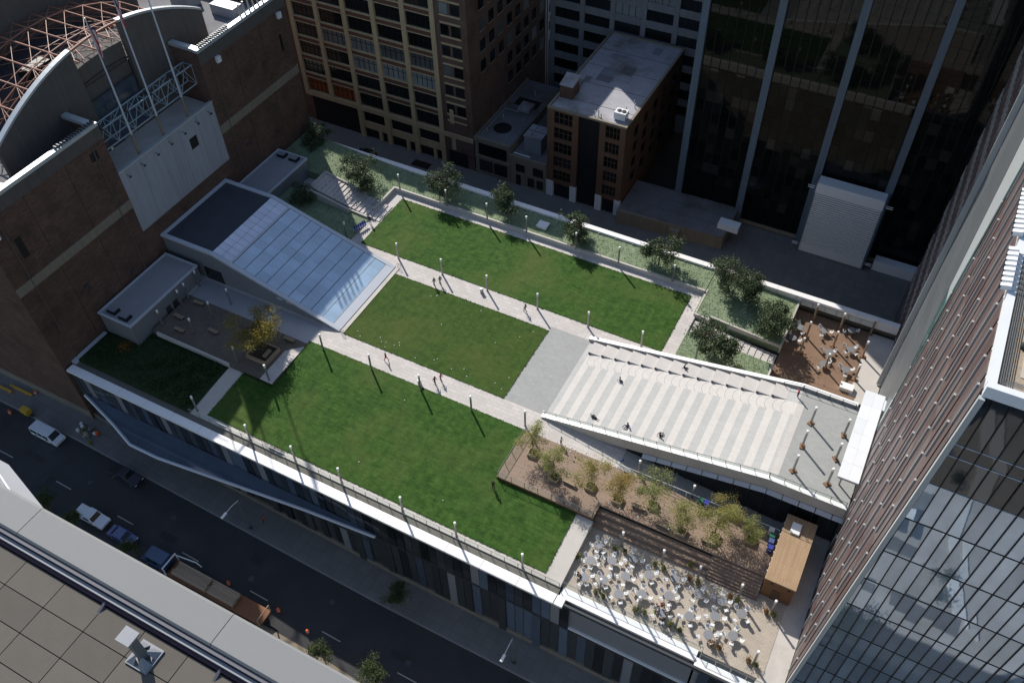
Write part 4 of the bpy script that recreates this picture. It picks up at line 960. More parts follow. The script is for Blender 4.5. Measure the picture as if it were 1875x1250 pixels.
for ri in range(13):
    z=74.0-6.15*(ri+1)
    if z<-13: continue
    for j in range(17):
        y=Ls(z)+.5+1.62*j
        m_='brownp' if (j//2+ri)%3 else 'brownp2'
        slabf(MB(),y+.02,y+1.3,z,z+6.1,.0,.14,y+.02+.4,y+1.3+.4).obj('rear_panel',m_,tw)
        slabf(st,y+1.1,y+1.42,z+5.1,z+5.16,.14,.26); slabf(st,y+1.34,y+1.42,z+2.6,z+5.1,.14,.22)
o=st.obj('rear_fins','finw',tw); o['kind']='stuff'
slabf(MB(),Ls(-1)-.18,Ls(-1)+.12,-1.5,60,.1,.8,Ls(60)-.18,Ls(60)+.12).obj('edge_fin','finw',tw)
zz=[-1.5+4.75*i for i in range(13)]
for a,b in zip(zz[:-1],zz[1:]):
    ya,yb=Ls(a)-.2,Ls(b)-.2; na,nb=Rs(a),Rs(b)
    for q in range(3):
        slabf(MB(),lerp(na,ya,q/3)+.02,lerp(na,ya,(q+1)/3)-.02,a+.03,b-.03,-.1,.06,lerp(nb,yb,q/3)+.02,lerp(nb,yb,(q+1)/3)-.02).obj('slate_panel','greyp',tw)
slabf(MB(),79.02,Rs(30),14,30,-.2,.02,79.02,Rs(30)).obj('edge_glass','teal',tw)
slabf(MB(),79.02,Rs(30)+0,30,56,-.2,.03,79.02,Rs(56)).obj('silver_wedge','silver',tw)
slabf(MB(),78.2,79.0,-1.5,ZR,.0,.25).obj('edge_glass','teal',tw)
# south face: mirror glass, storey by storey
zs=[G+.2,-8.6,-4.0,1.0,5.83,10.74,15.41,20.5,25.7,30.9,36.4,41.65,45.5,46.9,ZR-.3]
for a,b in zip(zs[:-1],zs[1:]):
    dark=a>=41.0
    for i in range(24):
        x0=8.62+1.1*i; xa=max(x0,tx(a)+.3); xb=max(x0,tx(b)+.3); x1=8.62+1.1*(i+1)
        if xa>x1-.15 or xb>x1-.12: 
            if xa>x1-.15: continue
            xb=min(xb,x1-.1)
        ty=R.uniform(-.012,.012); tz_=R.uniform(-.028,.028)
        k=MB(); k.v=[(xa+.04,46.98+ty,a+.06),(x1-.04,46.98-ty,a+.06),(x1-.04,46.98-ty+tz_,b-.06),(xb+.04,46.98+ty+tz_,b-.06)]; k.f=[(0,1,2,3)]; k.mi=[0]
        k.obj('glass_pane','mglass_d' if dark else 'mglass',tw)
for i in range(25):
    x=8.62+1.1*i; zb=G; zt=min(ZR-.3,(x-.35-8.3)/.033) if x<10.4 else ZR-.3
    if zt>G+1: MB().box(x-.035,46.86,zb,x+.035,47.0,zt).obj('mullion','mull_d',tw)
for z in zs[1:-1]: MB().box(tx(z)+.3,46.93,z-.035,35,47.02,z+.035).obj('transom','mull' if z>40 else 'mull_d',tw)
mb=MB(); k=0
for z0,z1 in zip(zs[:-1],zs[1:]):
    mb.extr([(-.15,-.3),(.25,-.3),(.25,.1),(-.15,.1)],z0,z1,lambda u,v,t:(tx(t)+u,47.0+v,t))
mb.obj('corner_trim','finw',tw)
# its gravel roof
MB().box(10.6,47.6,ZR,45,78.8,ZR+.15).obj('roof_gravel','gravel_t',tw); MB().box(12.0,49.4,ZR+.15,44,77,ZR+.2).obj('roof_mat','concrete',tw)
mb=MB(); mb.box(10.0,47.0,ZR-.3,45,47.55,ZR+.75); mb.box(9.98,47.55,ZR-.3,10.55,78.9,ZR+.75); mb.obj('roof_parapet','panel_w',tw)
for q in range(4): MB().tube((10.75+.14*q,47.9+.14*q,ZR+.6),(10.75+.14*q,78,ZR+.6),.035,n=5).tube((10.75+.14*q,47.9+.14*q,ZR+.6),(44,47.9+.14*q,ZR+.6),.035,n=5).obj('roof_pipe','steel',tw)
for q in range(18):
    y=57.2+.62*q+(1.6 if q>7 else 0)
    f=MB().obox((9.75,y,ZR+.95),(.75,.36,.4),(1,0,.25)).obj('floodlight','panel_w',tw); MB().box(9.35,y-.2,ZR+.7,9.42,y+.2,ZR+1.0).obj('lens','black',f); MB().tube((10.0,y,ZR+.7),(10.9,y,ZR+.8),.05,n=5).obj('bracket','steel',f)
for x,y in ((11.9,52.3),(12.4,51.2),(13.1,50.6)): MB().lathe([(.3,0),(.34,.3),(.2,.6),(.22,.7)],10,(x,y,ZR+.15)).obj('roof_vent','steel_d',tw)
# small pavement garden in front of the mirror glass, seen by reflection
struct('garden_plaza',MB().box(9,-20,G-4.1,60,26.0,G-3.34),'concrete')
struct('garden_kerb_path',MB().hexa([(24.5,-20),(26.5,-20),(28.2,-6),(26.5,8),(29.5,22),(28,22),(24.8,8),(26.4,-6)],G-3.34,G-3.1),'white')
for x,y,w_,h_ in ((14,2,6,5),(11,12,9,2.2),(20,20,7,3),(12,20,4,1.5)): struct('garden_paving_panel',MB().box(x,y,G-3.339,x+w_,y+h_,G-3.32),'sidewalk')
pk=thing('garden_shelter','small flat-roofed white shelter on the pavement garden by the mirror glass','shelter',(15,10,G-3.34)); MB().box(13,8,G-3.34,17,12,G-1.2).obj('wall','panel_w',pk); MB().box(12.6,7.6,G-1.2,17.4,12.4,G-.95).obj('roof','white',pk)
# ================================================================ near roof in the lower left
FZ=59.45
fr_=thing('near_rooftop','near rooftop with a wide brushed metal parapet and beige pavers','building',(-25,0,G))
MB().box(-60,-30,G,-11.6,9.6,FZ-.5).obj('core_wall','zinc',fr_)
for i in range(15):
    a=-58.6+3.24*i*1.0
for i,(a,b) in enumerate(zip([-60,-51.2,-42.3,-33.6,-20.9],[-51.2,-42.3,-33.6,-20.9,-11.6])):
    MB().extr([(8.05,FZ-.6),(9.85,FZ-.9),(9.85,59.98),(9.8,60.1),(9.7,60.16),(8.15,60.2),(8.05,60.1)],a+.02,b-.02,lambda u,v,t:(t,u,v)).obj('parapet_panel','fgmetal',fr_)
MB().box(-60,7.84,59.6,-11.6,8.03,60.0).obj('inner_rail','fgrail',fr_); MB().box(-60,7.6,59.55,-11.6,7.8,59.8).obj('inner_rail','zinc',fr_); MB().box(-60,7.44,FZ-.3,-11.6,7.58,59.6).obj('seal','purple',fr_)
for x in (-27.2,-20.0): MB().obox((x,6.75,59.3),(.14,1.7,.14),(1,0,0),(0,-.35,1)).obj('brace','fgrail',fr_)
pvm=[MB().box(.015,.015,-.06,2.63,1.41,.0).mesh('paver','fgpaver') for _ in range(1)]
for i in range(-1,17):
    for j in range(9):
        x=-54.0+2.66*i+.25; y=5.95-1.44*(j)
        if x>-12: continue
        if y>6.9: continue
        link('paver',pvm[0],fr_,(x,y+.0,FZ))
MB().box(-56.7,7.28,FZ-.4,-11.6,7.3,FZ-.05)
MB().box(-60,-14,FZ-.5,-11.6,7.43,FZ-.1).obj('roof_bed','black',fr_)
# davit post and its base on the pavers
dv=thing('davit_post','grey metal davit post on a splayed foot standing on beige pavers','post',(-20.55,5.35,FZ))
MB().hexa([(-21.2,4.75),(-19.9,4.75),(-19.9,6.0),(-21.2,6.0)],FZ+.001,FZ+.1).obj('foot_plate','zinc',dv)
for sx in (-1,1):
    for sy in (-1,1): MB().q((-20.55+.12*sx,5.35+.12*sy,FZ+.6),(-20.55+.6*sx,5.35+.12*sy,FZ+.1),(-20.55+.6*sx,5.35+.56*sy,FZ+.1),(-20.55+.12*sx,5.35+.56*sy,FZ+.1)).obj('gusset','zinc',dv)
MB().box(-20.75,5.15,FZ+.1,-20.35,5.55,FZ+2.3).obj('shaft','greyp',dv); MB().box(-20.95,4.98,FZ+2.3,-20.15,5.72,FZ+2.42).obj('head_plate','zinc',dv)
dv.location=(-23.6,6.35,FZ)
# lower terrace of the same block with a pale rail at the far left
lt=thing('glass_terrace','pale green glass terrace corner with a white rail below the parapet','terrace',(-70,15,G))
MB().hexa([(-100,9.9),(-51,9.9),(-53,15.5),(-60,17.5),(-100,17.5)],30,36.0).obj('wall','zinc',lt)
MB().path([(-100,16.6,37.1),(-60.3,16.6,37.1),(-54.5,14.6,37.1),(-52.5,10,37.1)],[.12]*4,6).obj('rail','mull',lt)
for x,y in ((-80,16.6),(-72,16.6),(-66,16.6),(-60.3,16.6),(-57.4,15.6),(-54.5,14.6),(-53.2,12)): MB().tube((x,y,36),(x,y,37.1),.07,n=5).obj('rail_post','steel_d',lt)
# ================================================================ lamp posts
def lamp_proto(kind):
    t=thing('lamp_post','x','lamp post',(0,0,0))
    if kind=='steel':
        MB().lathe([(.17,0),(.17,.06)],12).obj('base_plate','steel_d',t,local=True)
        MB().lathe([(.145,.06),(.145,2.9)],12).obj('shaft','steel',t,local=True,smooth=False)
        MB().lathe([(.15,2.9),(.15,3.28)],12).obj('lens','lampglow',t,local=True); MB().lathe([(.17,3.28),(.17,3.38),(.1,3.42)],12).obj('cap','white',t,local=True)
    else:
        MB().box(-.42,-.3,0,.42,.3,.16).obj('base_plate','rust_p',t,local=True,bevel=.02)
        MB().lathe([(.15,.16),(.15,2.95)],12).obj('shaft','timber' if kind=='deck' else 'steel',t,local=True)
        MB().lathe([(.155,2.95),(.155,3.3)],12).obj('lens','lampglow',t,local=True); MB().lathe([(.17,3.3),(.17,3.4),(.1,3.44)],12).obj('cap','white',t,local=True)
    return t
L1=lamp_proto('steel'); L2=lamp_proto('brown'); L3=lamp_proto('deck')
def lamps(proto,pts,label,group,start=None):
    pts=sorted(pts)
    for i,p in enumerate(pts): place(proto,p,R.uniform(0,3),(ORD[i]+' '+label+', counted from '+start) if start else label,group)
lamps(L1,[(x,100.15,.8) for x in (-77.0,-67.4,-59.4,-51.9,-42.8,-35.2,-25.9)],'steel lamp on the wall behind the back lawn','lamps behind the back lawn','the west stair')
lamps(L1,[(x,85.7,0) for x in (-68.2,-59.8,-51.5,-42.6,-34.0,-25.3)],'steel lamp where back lawn meets path','lamps along the back path','the pavilion')
lamps(L1,[(-78.7,86.0,.25)],'lone steel lamp post beside the parked scooters','lamps along the back path')
lamps(L1,[(x,63.75,0) for x in (-67.6,-58.9,-50.4,-42.0)]+[(-34.1,64.9,0)],'steel lamp where front lawn meets path','lamps along the front path','the pavilion')
lamps(L1,[(x,46.2,-1.2) for x in (-67.7,-59.9,-52.2,-42.5,-34.4,-24.9)]+[(-77.7,46.7,-1.2)],'steel lamp on the street edge of the lawn','lamps along the street edge','the garden')
lamps(L1,[(x,54.8,-1.7) for x in (-15.2,-9.8,-5.1,.1)]+[(4.2,54.6,-1.7)],'steel lamp at the foot of the deck steps','lamps at the deck steps','the lawn walk')
lamps(L1,[(x,47.8,-1.7) for x in (-15.1,-10.1,-5.3,-.2,4.2)],'steel lamp by the café street railing','lamps on the café street side','the lawn walk')
lamps(L1,[(-17.1,64.6,-.2),(-9.6,64.75,-1.0)],'steel lamp post by the sunken walk behind the potted trees','lamps on the sunken walk')
lamps(L1,[(-17.2,86.9,.2)],'lone steel lamp post in the sedum south of the east stair','lamps in the sedum')
lamps(L1,[(-93.5,65.9,0),(-86.3,65.0,0),(-77.1,64.5,0)],'steel lamp post along the shaded pavilion wall','lamps by the pavilion wall')
lamps(L1,[(-93.1,62.9,0),(-93.0,61.3,0),(-87.0,61.5,0),(-92.7,56.6,0),(-87.2,57.5,0)],'steel lamp post among the benches of the shaded courtyard','lamps in the courtyard')
lamps(L1,[(-77.6,56.0,0),(-71.2,55.3,0)],'steel lamp post at the lawn corner of the courtyard','lamps at the courtyard corner')
lamps(L2,[(.85,y,6.0) for y in (78.1,74.0,69.9)],'rusty-footed lamp nearer the cream stripes','lamps on the ramp landing','the glass balustrade')
lamps(L2,[(5.1,y,6.0) for y in (78.1,74.0,69.9)],'rusty-footed lamp nearer the white canopy','lamps on the ramp landing','the glass balustrade')
lamps(L3,[(-4.0,96.6,-1.68),(-4.0,100.2,-1.68),(-4.0,104.3,-1.68)],'timber lamp in the sedum-side row of the brown deck','lamps on the brown deck','the ramp')
lamps(L3,[(.1,95.2,-1.68),(.1,100.1,-1.68),(.1,104.2,-1.68)],'timber lamp in the middle row of the brown deck','lamps on the brown deck','the ramp')
lamps(L3,[(4.5,95.1,-1.68),(4.5,100.1,-1.68),(4.5,105.2,-1.68)],'timber lamp in the tower-side row of the brown deck','lamps on the brown deck','the ramp')
# ================================================================ tables and chairs
def chair_proto():
    t=thing('cafe_chair','x','chair',(0,0,0))
    MB().box(-.2,-.2,.42,.2,.2,.46).obj('seat','chair',t,local=True)
    MB().extr([(-.22,.46),(.22,.46),(.19,.86),(-.19,.86)],-.24,-.20,lambda u,v,s:(u,s-(v-.46)*.22,v)).obj('backrest','chair',t,local=True)
    for sx in (-1,1):
        for sy in (-1,1): MB().tube((.2*sx,.2*sy,.43),(.24*sx,.26*sy,0),.02,n=5).obj('leg','chair',t,local=True)
        MB().tube((.23*sx,-.28,.66),(.23*sx,.16,.64),.022,n=5).obj('armrest','chair',t,local=True)
    return t
def table_proto():
    t=thing('cafe_table','x','table',(0,0,0))
    MB().lathe([(.54,.70),(.6,.71),(.6,.74),(.56,.745)],20).obj('table_top','table',t,local=True)
    MB().tube((0,0,.05),(0,0,.7),.05,n=8).obj('pedestal','steel',t,local=True)
    MB().lathe([(.3,0),(.28,.04),(.06,.07)],14).obj('foot','steel',t,local=True)
    return t
CH=chair_proto(); TB=table_proto()
cafe=[(-17.65,53.25),(-17.7,50.8),(-15.35,52.0),(-13.05,53.5),(-17.5,48.35),(-15.3,49.1),(-13.05,50.8),(-10.5,52.3),(-7.5,53.35),(-12.9,48.25),(-10.35,49.5),(-7.4,50.85),(-4.25,52.7),(-1.45,53.1),(-7.3,48.3),(-4.3,49.5),(-1.6,50.9),(1.1,52.6),(-1.55,48.35),(1.05,49.55)]
def setting(x,y,z,n,ph,lt_,lc,g1,g2,skip=()):
    place(TB,(x,y,z),R.uniform(0,6),lt_,g1)
    for k in range(n):
        if k in skip: continue
        a=ph+2*math.pi*k/n+R.uniform(-.22,.22); r=.92+R.uniform(-.06,.2)
        place(CH,(x+r*math.cos(a),y+r*math.sin(a),z),a+math.pi/2+R.uniform(-.35,.35),lc,g2)
for row,(lo,hi) in {'steps-side':(52.5,60),'middle':(50.2,52.5),'street-side':(40,50.2)}.items():
    for i,(x,y) in enumerate(sorted(p for p in cafe if lo<=p[1]<hi)):
        d='%s café row, %s from the lawn walk'%(row,ORD[i])
        setting(x,y,-1.7,4 if i%4 else 5,R.uniform(0,1.5),'round grey table in the '+d,'white metal chair at the table in the '+d,'café tables','café terrace chairs')
deckt=[(-5.25,101.1,2),(-1.9,102.1,3),(1.8,104.0,2),(-.1,98.1,3),(2.6,100.1,4),(-.25,95.5,2),(2.9,95.8,3),(-5.8,98.5,3)]
for i,(x,y,n) in enumerate(sorted(deckt)):
    setting(x,y,-1.68,n,R.uniform(0,3),'small grey table on the brown deck, %s out from the sedum wall'%ORD[i],'white chair on the brown deck, at the %s table out from the sedum wall'%ORD[i],'deck terrace tables','deck terrace chairs')
# ================================================================ foliage
def leafquad(mb,c,s,r,flat=0.0):
    a=Vector((r.gauss(0,1),r.gauss(0,1),r.gauss(0,1)*(1-flat))).normalized(); b=a.orthogonal().normalized(); q=r.uniform(0,6.28); b2=(b*math.cos(q)+a.cross(b)*math.sin(q)); 
    l=s*r.uniform(.7,1.4); w_=l*.5; c=Vector(c)
    mb.q(c-a*l*.5,c+b2*w_*.5,c+a*l*.5,c-b2*w_*.5)
def tree_mesh(seed,h,cr,ch,nleaf,ls,lm,sparse=1.0,stem=.09,nclump=34,low=.35):
    r=random.Random(seed); tk=MB(); top=Vector((r.uniform(-.2,.2),r.uniform(-.2,.2),h*.86)); base=Vector((0,0,0)); zc=h-ch/2
    mid=base.lerp(top,.45)+Vector((r.uniform(-.12,.12),r.uniform(-.12,.12),0))
    tk.path([base,mid,top],[stem,stem*.7,stem*.22],7)
    lv=MB(); cl=[]
    lobes=[(Vector((r.gauss(0,.5),r.gauss(0,.5),r.uniform(-.6,.62))),r.uniform(.42,.72)) for _ in range(8)]
    while len(cl)<nclump:
        lc,lr=r.choice(lobes); p=lc+Vector((r.gauss(0,.5),r.gauss(0,.5),r.gauss(0,.42)))*lr
        if p.length>1.15: continue
        p=Vector((p.x*cr*(1+r.uniform(-.18,.28)),p.y*cr*(1+r.uniform(-.18,.28)),zc+p.z*ch/2)); cl.append(p)
    for i,p in enumerate(cl):
        s_=mid.lerp(top,min(1,max(0,(p.z-mid.z)/max(.1,(top.z-mid.z))*.75)))
        m2=s_.lerp(p,.55)+Vector((0,0,-.08*cr))
        tk.path([s_,m2,p],[stem*.35,stem*.2,.008],4)
        rr=cr*.27*r.uniform(.6,1.35)*sparse
        for _ in range(int(nleaf/nclump*r.uniform(.5,1.5))):
            d=Vector((r.gauss(0,.5),r.gauss(0,.5),r.gauss(0,.36)))*rr*1.25
            lv.cur=0 if r.random()<.72 else 1
            leafquad(lv,p+d,ls,r,.35)
    return tk.mesh('trunk','bark'),lv.mesh('crown',lm)
TM={}
def tree(kind,loc,label,group=None,s=1.0,rz_=None,name='tree'):
    t=thing(name,label,'tree',loc,R.uniform(0,6.28) if rz_ is None else rz_,group); t.scale=(s,s,s)
    a,b=TM[kind]; link('trunk',a,t,local=True); link('crown',b,t,local=True); return t
for i in range(4): TM['mag',i]=tree_mesh(100+i,5.4,2.5,4.6,6000,.26,['lf_mag','lf_mag'],1.0,.12,46,.3)
for i in range(6): TM['loc',i]=tree_mesh(200+i,5.2,1.85,4.1,4000,.15,[('lf_loc','lf_loc2'),('lf_loc2','lf_loc'),('lf_loc','lf_or'),('lf_or','lf_loc'),('lf_loc2','lf_loc2'),('lf_loc','lf_loc2')][i],1.1,.055,30,.25)
TM['aut']=tree_mesh(300,6.2,3.4,4.2,9500,.22,['lf_aut','lf_loc2'],1.0,.13,46,.25)
for i in range(2): TM['st',i]=tree_mesh(400+i,6.5,2.2,4.6,3600,.24,['lf_st','lf_st'],1.0,.12,36,.3)
mags=[(-97.4,103.6,.5,.95,'dark glossy tree in shadow at the arena corner of the sedum'),(-83.2,98.6,.5,1.12,'large glossy tree in the boxed planter beside the west stair'),(-69.6,102.4,.5,.95,'glossy dark tree at the back parapet opposite the loft building'),(-57.2,102.8,.5,.92,'glossy dark tree at the back parapet, second along from the loft building'),(-43.2,102.2,.5,.95,'glossy dark tree behind the lawn just past the white roof hatch'),(-29.3,102.6,.5,.98,'glossy dark tree at the back parapet near the lawn end'),(-17.4,102.2,.2,1.0,'glossy dark tree in the wide sedum beside the parapet bend'),(-13.6,101.6,.1,.85,'slimmer glossy tree close beside the parapet bend tree'),(-9.6,97.6,.0,1.15,'bushy dark tree over the retaining wall of the brown deck'),(-15.4,89.6,.0,1.12,'bushy dark tree in the sedum south of the east stair'),(-90.2,89.4,.2,.72,'small dark tree in shadow beside the west stair')]
for i,(x,y,z,s_,lb) in enumerate(mags): tree(('mag',i%4),(x,y,z),lb,'glossy trees in the sedum',s_*1.06,name='magnolia_tree')
def planter(x,y,z,label,group,a=.0,sz=1.25,h=.5):
    t=thing('tree_planter',label,'planter',(x,y,z),a,group); q=sz/2
    for k in range(4):
        c,s_=math.cos(k*math.pi/2),math.sin(k*math.pi/2)
        mb=MB(); mb.obox((c*(q-.06),s_*(q-.06),h/2),(.12,sz-(.24 if k%2 else 0),h),(c,s_,0)); mb.obj('side_board','timber',t,local=True)
    MB().box(-q+.13,-q+.13,.05,q-.13,q-.13,h-.08).obj('soil','soil',t,local=True)
    lv=MB(); r=random.Random(int(x*100))
    for _ in range(90): leafquad(lv,(r.gauss(0,.34),r.gauss(0,.34),h+abs(r.gauss(0,.18))),.16,r)
    lv.obj('underplanting','lf_pot',t,local=True); return t
dt=[(-31.0,61.1,'at the lawn corner of the deck'),(-26.7,58.9,'beside the first bench on the deck'),(-21.9,59.8,'above the deck corner by the lawn'),(-17.9,59.6,'above the top of the tall seating steps'),(-13.6,60.9,'next to the second deck bench'),(-9.0,59.0,'beside the third deck bench'),(-5.1,60.2,'nearest the head of the walking steps'),(-.9,61.8,'closest to the cedar kiosk'),(-4.6,62.9,'by the handrail behind the last bench')]
for i,(x,y,w_) in enumerate(dt):
    if i<8: planter(x,y,.06,'square timber tree box '+w_,'timber tree boxes on the deck',R.uniform(-.08,.08))
    tree(('loc',i%6),(x,y,.35 if i<8 else .06),('airy yellow-green tree ','airy olive tree ','airy orange-tinged tree ')[(0,0,0,2,2,1,1,1,0)[i]]+w_,'airy young trees on the deck',(1.08,1.1,1.12,1.12,1.18,1.15,1.24,.9,.95)[i],name='locust_tree')
tree('aut',(-76.6,59.6,.3),'broad golden autumn tree over the timber box in the courtyard',None,.95,1.0,name='autumn_tree')
pl=thing('tree_planter','big rust-timber tree box half in sun at the courtyard corner','planter',(-74.6,59.0,0))
MB().box(-76.9,57.2,0,-73.2,57.45,.75).obj('side_board','timber',pl); MB().box(-76.9,60.4,0,-73.2,60.65,.75).obj('side_board','timber',pl); MB().box(-73.4,57.45,0,-73.15,60.4,.75).obj('side_board','timber',pl); MB().box(-76.95,57.45,0,-76.7,60.4,.75).obj('side_board','timber',pl); MB().box(-76.7,57.45,.1,-73.4,60.4,.55).obj('soil','soil',pl); MB().box(-74.4,58.1,.55,-73.9,59.6,.95).obj('inner_bench','timber',pl)
stt=[(-40.2,39.6,'leafy street tree in shadow on the front pavement below the lawn',0,.8),(-94.0,28.2,'dark street tree at the tail of the parked white pickup',1,.75),(-87.6,27.9,'dark street tree overhanging the parked white pickup',0,.72),(-77.4,28.3,'dark street tree between the blue sedan and the truck cab',1,.62),(-44.6,28.2,'street tree on the dusty verge past the lumber trailer',1,.74),(-36.6,28.6,'pale green street tree at the end of the dusty verge',0,.85)]
for x,y,lb,k,s_ in stt: to_street(tree(('st',k),(x,y,G),lb,'street trees',s_,name='street_tree'))
# sedum tufts and ground cover
def scatter_poly(polys,n,size,m,name,label,cat,seed,zoff=0.0,hj=.12):
    r=random.Random(seed); mb=MB()
    for poly,zt in polys:
        xs=[p[0] for p in poly]; ys=[p[1] for p in poly]; x0,x1,y0,y1=min(xs),max(xs),min(ys),max(ys); ar_=(x1-x0)*(y1-y0)
        for _ in range(int(n*ar_)):
            x=r.uniform(x0+.1,x1-.1); y=r.uniform(y0+.1,y1-.1); ins=False; j=len(poly)-1
            for i in range(len(poly)):
                a,b=poly[i],poly[j]
                if (a[1]>y)!=(b[1]>y) and x<(b[0]-a[0])*(y-a[1])/(b[1]-a[1])+a[0]: ins=not ins
                j=i
            if not ins: continue
            z=zt if not isinstance(zt,list) else lerp(zt[0],zt[1],(x-x0)/(x1-x0))
            leafquad(mb,(x,y,z+zoff+abs(r.gauss(0,hj))),size,r,.2)
    o=mb.obj(name,m); tag(o,label,cat,kind='stuff'); return o
scatter_poly(SED,18,.18,'sedum_l','sedum_plants','pale grey-green sedum carpet covering the roof beds','plants',5,0,.1)
scatter_poly([([(-100.2,46.1),(-78.7,46.1),(-78.7,54.7),(-100.2,54.7)],-.85)],16,.26,'bushes','ground_cover','dark leafy ground cover filling the shaded garden','plants',6)
r_=random.Random(77); eg=MB()
def edge(a,b,zfun,n=16):
    L_=math.hypot(b[0]-a[0],b[1]-a[1]); 
    for _ in range(int(L_*n)):
        t_=r_.random(); x=lerp(a[0],b[0],t_)+r_.gauss(0,.05); y=lerp(a[1],b[1],t_)+r_.gauss(0,.05); leafquad(eg,(x,y,zfun(x,y)+.06+abs(r_.gauss(0,.02))),.16,r_,.5)
def loop(p,zfun):
    for a,b in zip(p,p[1:]+p[:1]): edge(a,b,zfun)
loop([(-75.9,86.1),(-22.25,86.1),(-22.25,98.95),(-75.9,98.95)],lambda x,y:0); loop([(-66.7,67.75),(-39,67.75),(-39,82.4),(-66.7,82.4)],lambda x,y:0)
loop([(-75.9,46.8),(-22,46.8),(-22,55.75),(-33.75,55.75),(-33.75,64.2),(-70.4,64.2),(-70.4,54.8),(-75.9,54.8)],lambda x,y:zf(y))
tag(eg.obj('lawn_edge_grass','lawn_l'),'ragged fringe of grass along the lawn borders','grass',kind='stuff')
def shrub(x,y,z,rx,rzz,n,ls,m,label,group,name='shrub',cat='shrub'):
    t=thing(name,label,cat,(x,y,z),0,group); r=random.Random(int(x*37+y*11)); st_=MB(); lv=MB()
    for k in range(7):
        a=r.uniform(0,6.28); p=Vector((math.cos(a)*rx*.55*r.random(),math.sin(a)*rx*.55*r.random(),rzz*r.uniform(.6,1.0))); st_.tube((0,0,0),p,.02,.008,n=4)
    for _ in range(n):
        d=Vector((r.gauss(0,.42),r.gauss(0,.42),abs(r.gauss(.45,.28)))); leafquad(lv,(d.x*rx,d.y*rx,d.z*rzz),ls,r)
    st_.obj('stems','bark',t,local=True); lv.obj('leaves',m,t,local=True); return t
r_=random.Random(12)
gs=[(-82.5,48.2,1.5,1.1),(-81.0,50.6,1.3,1.0),(-84.8,50.2,1.4,.9),(-83.4,52.8,1.4,1.2),(-86.6,52.6,1.2,.9),(-80.4,47.2,1.1,1.4),(-86.0,47.6,1.2,.8),(-80.6,53.4,1.3,.9),(-88.8,50.4,1.0,.7)]
gl=['low dark shrub against the west walk by the street','dark shrub beside the west walk in the shaded garden','spreading dark shrub in the middle of the shaded garden','leafy dark shrub under the courtyard kerb','small dark shrub under the courtyard kerb nearer the hut','upright dark shrub at the street corner of the garden','low shrub along the street side of the shaded garden','rounded dark shrub in the courtyard corner of the garden','smallest dark shrub at the open end of the garden']
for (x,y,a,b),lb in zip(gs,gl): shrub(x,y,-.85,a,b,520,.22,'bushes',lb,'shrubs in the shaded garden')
shrub(-95.6,51.0,-.85,1.2,.7,260,.2,'lf_poto','brownish dry shrub at the foot of the grey hut','shrubs in the shaded garden')
shrub(-11.2,88.0,-.2,.8,.8,260,.16,'lf_pot','small round yellow-green shrub in the south sedum bed',None)
pots=[(-19.4,50.75),(-15.75,53.9),(-14.5,54.1),(-15.5,47.4),(-14.5,47.35),(-10.45,54.2),(-9.3,54.1),(-10.4,47.5),(-9.3,47.75),(-5.95,54.3),(-4.9,54.25),(-6.5,56.0),(-.8,54.3),(.1,54.2),(3.65,54.4),(4.55,54.4),(-6.0,47.7),(-4.7,47.55),(-.8,47.6),(.12,47.6),(3.6,47.7),(4.5,47.6)]
pc={}
for i,(x,y) in sorted(enumerate(pots),key=lambda q:q[1][0]):
    rusty=i in (9,12,14,18,19,20)
    side='foot of the deck steps' if y>52 else ('street railing of the café' if y<49 else 'walk edge of the café')
    t=shrub(x,y,-1.35,.55,.62,130,.15,'lf_poto' if rusty else 'lf_pot',('rust-orange' if rusty else 'lime-green')+' potted plant by the '+side+', '+ORD[pc.setdefault((rusty,side),0)]+' from the lawn walk','potted plants on the café terrace','potted_plant','plant')
    pc[rusty,side]+=1
    MB().lathe([(.22,-.35),(.3,.02),(.32,.05)],10).obj('pot','steel_d',t,local=True)
for i,(x,y,rr) in enumerate(((13.1,29.3,1.6),(14.0,27.1,1.5),(15.5,29.8,1.2),(17.0,26.6,1.7),(24.5,15.0,1.8),(25.5,18.5,1.6),(23.0,-1.5,1.4))):
    shrub(x,y,G-3.3,rr,1.7,420,.3,'bushes','round clipped bush on the pavement garden beside the mirror glass','round bushes by the mirror glass')
# ================================================================ benches, bins, small things
def bench_proto():
    t=thing('timber_bench','x','bench',(0,0,0))
    for k in range(4): MB().box(-.95,-.27+.14*k,.38,.95,-.15+.14*k,.45).obj('seat_slat','timber',t,local=True)
    for s_ in (-.7,.7): MB().box(s_-.08,-.24,0,s_+.08,.26,.38).obj('leg','steel_d',t,local=True)
    return t
BN=bench_proto()
for (x,y),lb in zip([(-24.6,59.1),(-15.1,59.8),(-11.3,58.7),(-5.6,59.2)],['low timber bench between the first two tree boxes on the deck','low timber bench beside the tallest deck tree','low timber bench above the middle of the seating steps','low timber bench at the head of the walking steps']): place(BN,(x,y,.06),rad(R.uniform(-4,4)),lb,'deck benches')
for (x,y),lb in zip([(-90.8,62.7),(-91.6,59.0),(-89.6,56.9),(-84.7,59.0),(-73.2,62.9)],['dark bench in the courtyard near the pavilion doors','dark bench in the courtyard facing the grey hut','dark bench in the courtyard close to the garden kerb','dark bench under the golden autumn tree','bench on the paving between pavilion wall and golden tree']): place(BN,(x,y,.02),rad(R.uniform(-6,6)),lb,'courtyard benches')
def bin_(x,y,z,m,label,h=.95,r=.28,grp=None):
    t=thing('litter_bin',label,'bin',(x,y,z),0,grp); MB().lathe([(r*.9,0),(r,.05),(r,h*.85)],12).obj('body',m,t,local=True); MB().lathe([(r*1.05,h*.85),(r*1.05,h*.93),(r*.6,h)],12).obj('lid','white' if m=='steel' else 'black',t,local=True)
